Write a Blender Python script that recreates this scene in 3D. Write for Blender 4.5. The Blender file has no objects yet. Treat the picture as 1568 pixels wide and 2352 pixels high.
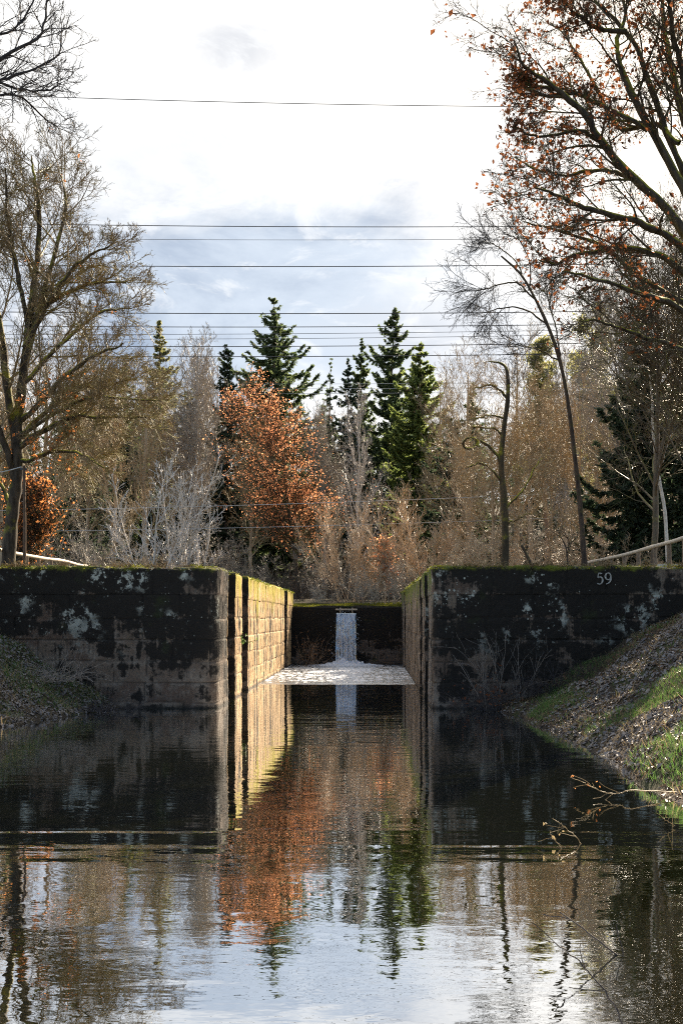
import bpy, math, random
import numpy as np
from math import radians, pi
C = bpy.context.scene
col = C.collection
rng = np.random.default_rng(7)
random.seed(7)

# ------------------------------------------------------------------ camera
F = 2613.0                      # focal length in units of a 1568 x 2352 picture (40 mm on 36 mm height)
VX, VY, EYE = 851.0, 1420.0, 2.1
cam = bpy.data.cameras.new('camera')
cam.sensor_fit = 'VERTICAL'; cam.sensor_height = 36; cam.sensor_width = 24; cam.lens = 40
cam.shift_x = -67 / 2352; cam.shift_y = 244 / 2352
cam.clip_end = 3000; cam.clip_start = 0.05
co = bpy.data.objects.new('camera', cam); col.objects.link(co)
co.location = (0, 0, EYE); co.rotation_euler = (pi / 2, 0, 0)
C.camera = co

# ------------------------------------------------------------------ node helpers
def nd(nt, t, ins=None, **attrs):
    n = nt.nodes.new(t)
    for k, v in attrs.items(): setattr(n, k, v)
    for k, v in (ins or {}).items():
        if isinstance(v, bpy.types.NodeSocket): nt.links.new(v, n.inputs[k])
        else: n.inputs[k].default_value = v
    return n
def ma(nt, op, a, b=0.0, c=None, clamp=False):
    ins = {0: a, 1: b}
    if c is not None: ins[2] = c
    return nd(nt, 'ShaderNodeMath', ins, operation=op, use_clamp=clamp).outputs[0]
def mixc(nt, f, a, b, bt='MIX'):
    a = a if isinstance(a, bpy.types.NodeSocket) else (*a[:3], 1)
    b = b if isinstance(b, bpy.types.NodeSocket) else (*b[:3], 1)
    return nd(nt, 'ShaderNodeMix', {0: f, 6: a, 7: b}, data_type='RGBA', blend_type=bt).outputs[2]
def sstep(nt, v, a, b, lo=0.0, hi=1.0):
    return nd(nt, 'ShaderNodeMapRange', {0: v, 1: a, 2: b, 3: lo, 4: hi}, interpolation_type='SMOOTHSTEP').outputs[0]
def noise(nt, vec, scale, detail=4, rough=.55, dist=0.0):
    return nd(nt, 'ShaderNodeTexNoise', {'Vector': vec, 'Scale': scale, 'Detail': detail, 'Roughness': rough, 'Distortion': dist}).outputs['Fac']
def vscale(nt, vec, s):
    return nd(nt, 'ShaderNodeVectorMath', {0: vec, 1: s}, operation='MULTIPLY').outputs[0]
def xyz(nt, vec): return nd(nt, 'ShaderNodeSeparateXYZ', {0: vec}).outputs

# ------------------------------------------------------------------ light and sky
SUN_AZ, SUN_EL = radians(26), radians(33)     # azimuth from +Y towards +X
sd = (math.sin(SUN_AZ) * math.cos(SUN_EL), math.cos(SUN_AZ) * math.cos(SUN_EL), math.sin(SUN_EL))
sun = bpy.data.lights.new('sun', 'SUN'); sun.energy = 5.0; sun.angle = radians(.5); sun.color = (1, .83, .62)
so = bpy.data.objects.new('sun', sun); col.objects.link(so)
from mathutils import Vector
so.rotation_euler = Vector(sd).to_track_quat('Z', 'Y').to_euler(); so.location = (30, 80, 60)
C.view_settings.view_transform = 'Standard'; C.view_settings.look = 'None'
C.cycles.use_denoising = False; C.cycles.filter_width = 1.1; C.cycles.sample_clamp_indirect = 6; C.cycles.sample_clamp_direct = 12
C.view_settings.exposure = 1.8; C.view_settings.gamma = 1
W = bpy.data.worlds.new('World'); C.world = W; W.use_nodes = True
nt = W.node_tree; nt.nodes.clear()
gen = nd(nt, 'ShaderNodeTexCoord').outputs['Generated']
sky = nd(nt, 'ShaderNodeTexSky', sky_type='NISHITA', sun_disc=False, sun_elevation=SUN_EL, sun_rotation=SUN_AZ)
bg_sky = nd(nt, 'ShaderNodeBackground', {'Color': sky.outputs[0], 'Strength': .06})
def dirof(px, py):
    v = np.array([px - VX, F, VY - py]); return v / np.linalg.norm(v)
def blob(px, py, hx, hz, a, b, wob=.5, ns=5):
    d = nd(nt, 'ShaderNodeVectorMath', {0: gen, 1: tuple(dirof(px, py))}, operation='SUBTRACT').outputs[0]
    d = vscale(nt, d, (1 / hx, .8 / hx, 1 / hz))
    L = nd(nt, 'ShaderNodeVectorMath', {0: d}, operation='LENGTH').outputs[1]
    n = noise(nt, vscale(nt, gen, (1, 1, 1.8)), ns, 7, .62, .3)
    L = ma(nt, 'ADD', L, ma(nt, 'MULTIPLY', ma(nt, 'SUBTRACT', n, .5), wob * 4))
    return sstep(nt, L, a, b, 1, 0)
hole = blob(650, 685, .25, .10, .5, 1.3, .5, 4.5)
hole2 = blob(1010, 790, .10, .05, .3, 1.3, .5, 7)
puff = blob(550, 100, .06, .022, .2, 1.5, .6, 9)
puff2 = blob(1150, 330, .09, .03, .2, 1.5, .6, 7)
puff3 = blob(330, 300, .10, .03, .2, 1.5, .6, 6)
tex = noise(nt, vscale(nt, gen, (1, 1, 2)), 3.2, 8, .6, .4)
grey = mixc(nt, sstep(nt, tex, .40, .62), (.25, .31, .41), (.47, .53, .61))
white = mixc(nt, sstep(nt, tex, .3, .5), (.56, .58, .61), (.78, .77, .75))
cl = mixc(nt, hole, white, grey)
cl = mixc(nt, ma(nt, 'MULTIPLY', hole2, .85), cl, (.50, .53, .58))
cl = mixc(nt, ma(nt, 'MULTIPLY', puff, .8), cl, (.46, .48, .52))
for pf in (puff2, puff3): cl = mixc(nt, ma(nt, 'MULTIPLY', pf, .5), cl, (.50, .53, .57))
detail = noise(nt, vscale(nt, gen, (1, 1, 2.2)), 14, 8, .62, .5)
cl = mixc(nt, ma(nt, 'MULTIPLY', sstep(nt, detail, .52, .66), .55), cl, (.70, .71, .72))
dts = nd(nt, 'ShaderNodeVectorMath', {0: gen, 1: sd}, operation='DOT_PRODUCT').outputs[1]
glow = ma(nt, 'POWER', ma(nt, 'MAXIMUM', dts, 0.0), 40)
cl = mixc(nt, glow, cl, (2.6, 2.2, 1.7))
bg_cl = nd(nt, 'ShaderNodeBackground', {'Color': cl, 'Strength': .455})
g = xyz(nt, gen)
front = sstep(nt, ma(nt, 'ADD', g[1], ma(nt, 'MULTIPLY', ma(nt, 'SUBTRACT', tex, .5), 1.2)), -.55, .35)
mx = nd(nt, 'ShaderNodeMixShader', {0: front, 1: bg_sky.outputs[0], 2: bg_cl.outputs[0]})
nt.links.new(mx.outputs[0], nd(nt, 'ShaderNodeOutputWorld').inputs[0])

# ------------------------------------------------------------------ mesh helpers
def at(px, py, Y): return np.array([(px - VX) * Y / F, Y, EYE + (VY - py) * Y / F])
class G:
    """collects vertices and faces of one mesh"""
    def __init__(s): s.v = []; s.f = {}; s.n = 0; s.fm = []
    def add(s, v, f, m=0):
        v = np.asarray(v, np.float32).reshape(-1, 3); f = np.asarray(f, np.int64)
        s.v.append(v); s.fm.append((f + s.n, m)); s.n += len(v)
    def tubes(s, P, R, k=4, m=0, cap=False):
        if len(P) == 0: return s
        """P (M,n,3) polylines, R (M,n) radii"""
        P = np.asarray(P, float); R = np.asarray(R, float)
        if P.ndim == 2: P = P[None]; R = R[None]
        M, n, _ = P.shape
        T = np.gradient(P, axis=1); T /= np.linalg.norm(T, axis=2, keepdims=True) + 1e-9
        d = P[:, -1] - P[:, 0]
        ref = np.where((np.abs(d[:, 2]) > .8 * np.linalg.norm(d, axis=1))[:, None], [1., .13, 0], [.05, .1, 1.])
        U = np.cross(T, ref[:, None, :]); U /= np.linalg.norm(U, axis=2, keepdims=True) + 1e-9
        V = np.cross(T, U)
        a = np.arange(k) * 2 * pi / k
        v = P[:, :, None] + R[:, :, None, None] * (np.cos(a)[None, None, :, None] * U[:, :, None] + np.sin(a)[None, None, :, None] * V[:, :, None])
        base = np.arange(M)[:, None, None] * n * k + np.arange(n - 1)[None, :, None] * k
        j = np.arange(k)[None, None, :]; j2 = (j + 1) % k
        f = np.stack([base + j, base + j2, base + k + j2, base + k + j], -1).reshape(-1, 4)
        s.add(v, f, m)
        if cap:
            for q in range(M):
                for e in (0, n - 1):
                    ring = v[q, e]; c = ring.mean(0)
                    s.add(np.vstack([ring, c]), [[i, (i + 1) % k, k] for i in range(k)], m)
        return s
    def cards(s, P, U, V, m=0, shape='rhomb'):
        """small leaf faces: centre P, half axes U and V"""
        N = len(P)
        if shape == 'rhomb':
            v = np.stack([P - U, P - V, P + U, P + V], 1)
            s.add(v, np.arange(N * 4).reshape(N, 4), m)
        elif shape == 'tri':
            v = np.stack([P - U, P + U, P + V], 1); s.add(v, np.arange(N * 3).reshape(N, 3), m)
        else:  # folded leaf: two quads along the midrib
            W_ = np.cross(U, V); W_ = W_ / (np.linalg.norm(W_, axis=1, keepdims=True) + 1e-9) * np.linalg.norm(V, axis=1, keepdims=True) * .55
            v = np.stack([P - U, P - V + W_, P + U * .9, P + V + W_, P], 1)
            i = np.arange(N)[:, None] * 5
            s.add(v, np.concatenate([i + [0, 1, 2, 4], i + [0, 4, 2, 3]]), m)
        return s
    def box(s, c, h, m=0, bev=0.0):
        c = np.array(c, float); h = np.array(h, float)
        v = np.array([[x, y, z] for x in (-1, 1) for y in (-1, 1) for z in (-1, 1)]) * h + c
        s.add(v, [[0, 1, 3, 2], [4, 6, 7, 5], [0, 4, 5, 1], [2, 3, 7, 6], [0, 2, 6, 4], [1, 5, 7, 3]], m); return s
    def grid(s, X, Y, Z, m=0):
        a, b = X.shape; v = np.stack([X, Y, Z], -1).reshape(-1, 3)
        i = np.arange(a * b).reshape(a, b)
        s.add(v, np.stack([i[:-1, :-1], i[1:, :-1], i[1:, 1:], i[:-1, 1:]], -1).reshape(-1, 4), m); return s
    def merge(s, o, mat3, off):
        V = np.concatenate(o.v) @ np.asarray(mat3).T + off
        s.v.append(V.astype(np.float32))
        for f, m in o.fm: s.fm.append((f + s.n, m))
        s.n += len(V)
    def mesh(s, name, mats, smooth=False):
        me = bpy.data.meshes.new(name)
        V = np.concatenate(s.v)
        me.vertices.add(len(V)); me.vertices.foreach_set('co', V.astype(np.float32).ravel())
        loops = np.concatenate([f.ravel() for f, _ in s.fm]); tot = np.concatenate([np.full(len(f), f.shape[1]) for f, _ in s.fm])
        mi = np.concatenate([np.full(len(f), m) for f, m in s.fm])
        me.loops.add(len(loops)); me.loops.foreach_set('vertex_index', loops.astype(np.int32))
        me.polygons.add(len(tot)); me.polygons.foreach_set('loop_start', np.concatenate([[0], np.cumsum(tot)[:-1]]).astype(np.int32))
        me.polygons.foreach_set('material_index', mi.astype(np.int32))
        me.polygons.foreach_set('use_smooth', np.full(len(tot), smooth))
        for m in (mats if isinstance(mats, (list, tuple)) else [mats]): me.materials.append(m)
        me.update(calc_edges=True); me.validate()
        return me
def obj(name, gg, mats, parent=None, smooth=False, loc=None):
    me = gg.mesh(name, mats, smooth) if isinstance(gg, G) else gg
    o = bpy.data.objects.new(name, me); col.objects.link(o)
    if parent: o.parent = parent
    if loc is not None: o.location = loc
    return o
def tag(o, label=None, cat=None, group=None, kind=None):
    for k, v in (('label', label), ('category', cat), ('group', group), ('kind', kind)):
        if v: o[k] = v
    return o
def empty(name, loc=(0, 0, 0), rz=0, label=None, cat=None, group=None):
    o = bpy.data.objects.new(name, None); col.objects.link(o); o.location = tuple(float(a) for a in loc); o.rotation_euler = (0, 0, rz)
    o.empty_display_size = .2
    return tag(o, label, cat, group)
def dup(root, loc, rz=0, sc=1.0, label=None, group=None, sz=None):
    r = root.copy(); col.objects.link(r); r.location = tuple(float(a) for a in loc); r.rotation_euler = (0, 0, rz)
    r.scale = (sc, sc, sz if sz else sc)
    if label: r['label'] = label
    if group: r['group'] = group
    for ch in list(root.children):
        c = ch.copy(); col.objects.link(c); c.parent = r
    return r
def smoothline(pts, n):
    """Catmull-Rom through pts, resampled to n points"""
    p = np.asarray(pts, float); p = np.vstack([2 * p[0] - p[1], p, 2 * p[-1] - p[-2]])
    m = len(p) - 3; t = np.linspace(0, m - 1e-6, n); i = t.astype(int); u = (t - i)[:, None]
    a, b, c, d = p[i], p[i + 1], p[i + 2], p[i + 3]
    return .5 * (2 * b + (c - a) * u + (2 * a - 5 * b + 4 * c - d) * u ** 2 + (3 * b - a - 3 * c + d) * u ** 3)
def norm(v): return v / (np.linalg.norm(v, axis=-1, keepdims=True) + 1e-9)
def rdir(n): return norm(rng.normal(size=(n, 3)))

def sprout(P, R, k, t0, t1, ln, ang, n=6, jit=.12, up=0.0, taper=.5, rf=.55, rmin=.004, pref=None, bend=0.0):
    """k child branches on each polyline of P (M,n,3): returns their polylines and radii"""
    M, m, _ = P.shape
    t = np.clip(t0 + (t1 - t0) * (np.arange(k)[None] + rng.random((M, k))) / k, 0, .999)
    q = t * (m - 1); i = q.astype(int); f = (q - i)[..., None]
    a = np.take_along_axis(P, i[..., None], 1); b = np.take_along_axis(P, (i + 1)[..., None], 1)
    base = (a * (1 - f) + b * f).reshape(-1, 3); T = norm((b - a).reshape(-1, 3))
    rad = (np.take_along_axis(R, i, 1) * (1 - f[..., 0]) + np.take_along_axis(R, i + 1, 1) * f[..., 0]).reshape(-1)
    N = M * k
    az = (np.arange(k)[None] * 2.4 + rng.random((M, 1)) * 6.28 + rng.normal(size=(M, k)) * .5).reshape(-1)
    U = norm(np.cross(T, norm(rng.normal(size=(N, 3)) * .25 + [.1, .2, .9]))); V = np.cross(T, U)
    A = ang * rng.uniform(.65, 1.3, N)
    d = np.cos(A)[:, None] * T + np.sin(A)[:, None] * (np.cos(az)[:, None] * U + np.sin(az)[:, None] * V)
    if pref is not None: d = d + np.asarray(pref)
    d = norm(d)
    L = (ln if np.isscalar(ln) else np.repeat(ln, k)) * (1 - taper * t.reshape(-1)) * rng.uniform(.55, 1.25, N)
    st = (L / (n - 1))[:, None]
    out = np.empty((N, n, 3)); out[:, 0] = base
    for s_ in range(1, n):
        d = norm(d + rng.normal(size=(N, 3)) * jit + np.array([0, 0, up]) + (np.array([0, 0, bend]) * s_ / n))
        out[:, s_] = out[:, s_ - 1] + d * st
    r0 = np.maximum(rad * rf * rng.uniform(.7, 1.1, N), rmin)
    return out, r0[:, None] * np.linspace(1, 0, n)[None] + rmin * np.linspace(0, 1, n)[None]
def plen(P): return np.linalg.norm(np.diff(P, axis=1), axis=2).sum(1)

# ------------------------------------------------------------------ materials
def newmat(name):
    m = bpy.data.materials.new(name); m.use_nodes = True; m.node_tree.nodes.clear(); return m, m.node_tree
def finish(nt, sh): nt.links.new(sh, nd(nt, 'ShaderNodeOutputMaterial').inputs[0])
def bark(name, c1, c2, scale=8, moss=0.0, rough=.8, mosscol=(.30, .29, .02), spec=.3, stretch=.25):
    m, nt = newmat(name); tc = nd(nt, 'ShaderNodeTexCoord').outputs['Object']
    n = noise(nt, vscale(nt, tc, (1, 1, stretch)), scale, 5, .65)
    c = mixc(nt, sstep(nt, n, .35, .65), c1, c2)
    if moss:
        nz = xyz(nt, nd(nt, 'ShaderNodeNewGeometry').outputs['Normal'])[2]
        n2 = noise(nt, tc, 1.7, 5, .6)
        f = ma(nt, 'MULTIPLY', sstep(nt, ma(nt, 'ADD', nz, ma(nt, 'MULTIPLY', ma(nt, 'SUBTRACT', n2, .5), 2.2)), .05, .6), moss)
        c = mixc(nt, f, c, mosscol)
    b = nd(nt, 'ShaderNodeBump', {'Height': n, 'Strength': .6, 'Distance': .03})
    p = nd(nt, 'ShaderNodeBsdfPrincipled', {'Base Color': c, 'Roughness': rough, 'Specular IOR Level': spec, 'Normal': b.outputs[0]})
    finish(nt, p.outputs[0]); return m
def leafmat(name, c1, c2, trans=.5, scale=3.0, tr_gain=1.3, rough=.55):
    m, nt = newmat(name); tc = nd(nt, 'ShaderNodeTexCoord').outputs['Object']
    n = noise(nt, tc, scale, 3, .7); r = nd(nt, 'ShaderNodeNewGeometry').outputs['Random Per Island']
    c = mixc(nt, ma(nt, 'ADD', ma(nt, 'MULTIPLY', sstep(nt, n, .35, .65), .5), ma(nt, 'MULTIPLY', r, .5)), c1, c2)
    p = nd(nt, 'ShaderNodeBsdfPrincipled', {'Base Color': c, 'Roughness': rough, 'Specular IOR Level': .35})
    t = nd(nt, 'ShaderNodeBsdfTranslucent', {'Color': mixc(nt, 1.0, c, (tr_gain,) * 3, 'MULTIPLY')})
    x = nd(nt, 'ShaderNodeMixShader', {0: trans, 1: p.outputs[0], 2: t.outputs[0]})
    finish(nt, x.outputs[0]); return m

M_OAK = bark('oak_bark', (.022, .017, .012), (.07, .055, .04), 7, .85)
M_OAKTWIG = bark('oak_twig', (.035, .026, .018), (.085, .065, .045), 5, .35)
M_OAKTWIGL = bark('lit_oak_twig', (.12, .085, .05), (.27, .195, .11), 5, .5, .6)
M_DARKTWIG = bark('dark_twig', (.022, .02, .022), (.05, .045, .045), 5)
M_SILVER = bark('silver_twig', (.36, .33, .30), (.52, .48, .44), 6, 0, .45, spec=.6)
M_BRUSH = bark('brush_twig', (.06, .045, .035), (.13, .10, .08), 5, .1, .6)
M_MIDTWIG = bark('brown_twig', (.07, .052, .036), (.15, .115, .08), 5, .4, .5)
M_BARE = bark('bare_bark', (.30, .22, .135), (.48, .36, .23), 5, .3, .55, spec=.35)
M_GREYBARK = bark('grey_bark', (.26, .225, .19), (.42, .36, .30), 5, .15, .5, spec=.5)
M_BUSH = bark('bush_twig', (.42, .30, .19), (.66, .50, .34), 5, .12, .5, spec=.4)
M_BIRCH = bark('silver_bark', (.50, .47, .43), (.68, .64, .59), 9, 0, .45, spec=.5, stretch=.6)
M_DARKBARK = bark('dark_bark', (.03, .022, .018), (.085, .06, .045), 9, .25)
M_MOSSBARK = bark('mossy_bark', (.035, .028, .018), (.08, .06, .035), 6, 1.0)
M_SPRUCEBARK = bark('spruce_bark', (.06, .045, .035), (.12, .09, .07), 6)
M_PINEBARK = bark('pine_bark', (.20, .11, .07), (.30, .18, .12), 5)
M_NEEDLE = leafmat('spruce_needles', (.036, .060, .028), (.095, .120, .048), .5, .8, 2.0)
M_NEEDLE_DARK = leafmat('dark_needles', (.018, .034, .021), (.050, .070, .036), .45, .8, 1.7)
M_NEEDLE_LIT = leafmat('light_needles', (.055, .085, .026), (.15, .175, .05), .58, .8, 2.1)
M_PINE = leafmat('pine_needles', (.10, .11, .042), (.22, .21, .085), .55, .8, 1.9)
M_OAKLEAF = leafmat('oak_leaves', (.055, .022, .012), (.24, .085, .03), .42, 2, 1.5)
M_REDLEAF = leafmat('red_leaves', (.38, .15, .075), (.64, .31, .16), .6, 1.2, 1.75)
M_ORANGELEAF = leafmat('orange_leaves', (.34, .12, .035), (.58, .25, .09), .5, 1.2, 1.6)
M_LITTER = leafmat('leaf_litter', (.035, .029, .026), (.29, .27, .265), .1, 4, 1, .62)
M_LITTER_BROWN = leafmat('brown_litter', (.05, .03, .018), (.16, .085, .04), .1, 4, 1, .5)
M_GRASS = leafmat('grass_blades', (.05, .11, .024), (.11, .19, .05), .45, 2, 1.4)
M_DRYGRASS = leafmat('dry_grass', (.16, .12, .06), (.34, .27, .15), .4, 2, 1.3)
M_MOSSTUFT = leafmat('moss_tufts', (.07, .085, .008), (.19, .19, .018), .4, 3, 1.4)

def stone(name, mode):
    m, nt = newmat(name); side = mode in ('side', 'shade')
    uv = nd(nt, 'ShaderNodeUVMap', uv_map='UVMap').outputs[0]
    tc = nd(nt, 'ShaderNodeTexCoord').outputs['Object']; z = xyz(nt, tc)[2]
    atr = lambda n_: nd(nt, 'ShaderNodeAttribute', attribute_name=n_).outputs['Fac']
    rnd, edge = atr('block'), atr('edge'); fac = sstep(nt, atr('joint'), .25, .8)
    nbig = noise(nt, uv, .5, 4, .55); nmid = noise(nt, tc, 2.2, 9, .72); nfine = noise(nt, tc, 24, 6, .65)
    strk = noise(nt, vscale(nt, uv, (1.5, .10, 1) if side else (6, .3, 1)), 1.5, 6, .62); pit = noise(nt, tc, 7, 7, .75)
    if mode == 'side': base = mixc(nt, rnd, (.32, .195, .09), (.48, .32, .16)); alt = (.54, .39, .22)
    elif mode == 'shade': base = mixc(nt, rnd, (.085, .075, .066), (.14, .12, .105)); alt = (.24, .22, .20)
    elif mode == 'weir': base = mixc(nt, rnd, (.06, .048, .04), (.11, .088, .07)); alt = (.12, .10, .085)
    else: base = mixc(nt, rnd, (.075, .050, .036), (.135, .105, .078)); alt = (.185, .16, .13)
    base = mixc(nt, ma(nt, 'MULTIPLY', sstep(nt, nmid, .42, .62), .75), base, alt)
    base = mixc(nt, ma(nt, 'MULTIPLY', fac, .0 if side else .7), base, (.03, .025, .02))
    base = mixc(nt, ma(nt, 'MULTIPLY', sstep(nt, pit, .55, .72), .6), base, tuple(v * .35 for v in alt))
    if side: base = mixc(nt, ma(nt, 'MULTIPLY', fac, .5), base, tuple(v * .45 for v in alt))
    # black crust: weathered in patches, thinner along the joints, runs down from the top
    if side:
        q = ma(nt, 'ADD', ma(nt, 'MULTIPLY', strk, .75), ma(nt, 'MULTIPLY', nmid, .35))
        cov = ma(nt, 'MULTIPLY', sstep(nt, q, .545, .60), .95)
    else:
        q = ma(nt, 'ADD', ma(nt, 'MULTIPLY', ma(nt, 'SUBTRACT', nbig, .5), 1.1), .275); q = ma(nt, 'ADD', q, ma(nt, 'ADD', ma(nt, 'MULTIPLY', nmid, .65), ma(nt, 'MULTIPLY', rnd, .09)))
        q = ma(nt, 'ADD', q, ma(nt, 'MULTIPLY', z, {'cop': .045, 'weir': .10}.get(mode, .06)))
        q = ma(nt, 'ADD', q, ma(nt, 'ADD', ma(nt, 'MULTIPLY', ma(nt, 'SUBTRACT', strk, .5), .30), ma(nt, 'MULTIPLY', ma(nt, 'SUBTRACT', pit, .5), .35)))
        q = ma(nt, 'SUBTRACT', q, ma(nt, 'MULTIPLY', edge, .10))
        cov = ma(nt, 'MULTIPLY', sstep(nt, q, .58, .66), .98)
    c = mixc(nt, cov, base, mixc(nt, nfine, (.004, .0035, .003), (.015, .0125, .0095)))
    if mode in ('cop', 'front'):
        lz = sstep(nt, z, .9, 2.6)
        lm = ma(nt, 'MULTIPLY', sstep(nt, noise(nt, uv, .9, 4, .55), .465, .575), lz)
        vo = nd(nt, 'ShaderNodeTexVoronoi', {'Vector': tc, 'Scale': 7.0, 'Randomness': 1.0}).outputs
        l1 = ma(nt, 'MULTIPLY', sstep(nt, ma(nt, 'ADD', vo['Distance'], ma(nt, 'MULTIPLY', pit, .6)), .47, .40), lm)
        l2 = ma(nt, 'MULTIPLY', sstep(nt, noise(nt, tc, 2.4, 9, .75), .545, .60), lm)
        v2 = nd(nt, 'ShaderNodeTexVoronoi', {'Vector': tc, 'Scale': 12.0, 'Randomness': 1.0}).outputs
        l3 = ma(nt, 'MULTIPLY', ma(nt, 'MULTIPLY', sstep(nt, ma(nt, 'ADD', v2['Distance'], ma(nt, 'MULTIPLY', pit, .4)), .38, .30), sstep(nt, xyz(nt, v2['Color'])[0], .86, .9)), lz)
        lf = ma(nt, 'MAXIMUM', ma(nt, 'MAXIMUM', l1, l2), ma(nt, 'MULTIPLY', l3, .7))
        c = mixc(nt, ma(nt, 'MULTIPLY', lf, .9), c, mixc(nt, pit, (.24, .26, .22), (.52, .53, .47)))
    ga = ma(nt, 'MULTIPLY', sstep(nt, noise(nt, tc, 1.3, 5, .6), .60, .72), .55)
    if not side: c = mixc(nt, ga, c, (.022, .030, .008))
    if side:
        mq = ma(nt, 'ADD', z, ma(nt, 'ADD', ma(nt, 'MULTIPLY', ma(nt, 'SUBTRACT', strk, .5), 4.5), ma(nt, 'MULTIPLY', ma(nt, 'SUBTRACT', nmid, .5), 1.2)))
        mz = sstep(nt, mq, 2.5, 3.1)
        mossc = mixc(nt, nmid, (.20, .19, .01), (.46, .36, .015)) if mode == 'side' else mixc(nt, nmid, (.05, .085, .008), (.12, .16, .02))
    else:
        mz = sstep(nt, ma(nt, 'ADD', z, ma(nt, 'MULTIPLY', ma(nt, 'SUBTRACT', nmid, .5), .7)), 3.20, 3.33); mossc = mixc(nt, nmid, (.05, .07, .006), (.14, .15, .012))
    c = mixc(nt, ma(nt, 'MULTIPLY', mz, .9), c, mossc)
    c = mixc(nt, sstep(nt, ma(nt, 'ADD', z, ma(nt, 'MULTIPLY', nmid, .2)), .22, .08), c, (.02, .018, .014))
    h = ma(nt, 'ADD', ma(nt, 'MULTIPLY', nfine, .008), ma(nt, 'ADD', ma(nt, 'MULTIPLY', nmid, .05), ma(nt, 'MULTIPLY', pit, .025)))
    if side: h = ma(nt, 'ADD', h, ma(nt, 'MULTIPLY', strk, .05))
    b = nd(nt, 'ShaderNodeBump', {'Height': h, 'Strength': .8, 'Distance': 1.0})
    p = nd(nt, 'ShaderNodeBsdfPrincipled', {'Base Color': c, 'Roughness': .85, 'Specular IOR Level': .25, 'Normal': b.outputs[0]})
    finish(nt, p.outputs[0]); return m
M_SHADE = stone('shaded_chamber_stone', 'shade')  # darker chamber stone, shade of the right side put into its colour
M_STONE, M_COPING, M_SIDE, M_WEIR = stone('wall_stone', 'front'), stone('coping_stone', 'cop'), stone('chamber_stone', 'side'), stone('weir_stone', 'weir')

def soil():
    m, nt = newmat('soil'); tc = nd(nt, 'ShaderNodeTexCoord').outputs['Object']
    n = noise(nt, tc, .9, 6, .6); n2 = noise(nt, tc, 14, 6, .7)
    c = mixc(nt, sstep(nt, n2, .35, .68), (.022, .017, .012), (.085, .066, .048))
    c = mixc(nt, ma(nt, 'MULTIPLY', sstep(nt, n, .48, .62), .65), c, (.035, .055, .015))
    b = nd(nt, 'ShaderNodeBump', {'Height': n2, 'Strength': 1.0, 'Distance': .06})
    finish(nt, nd(nt, 'ShaderNodeBsdfPrincipled', {'Base Color': c, 'Roughness': .9, 'Specular IOR Level': .2, 'Normal': b.outputs[0]}).outputs[0]); return m
M_SOIL = soil()

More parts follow.
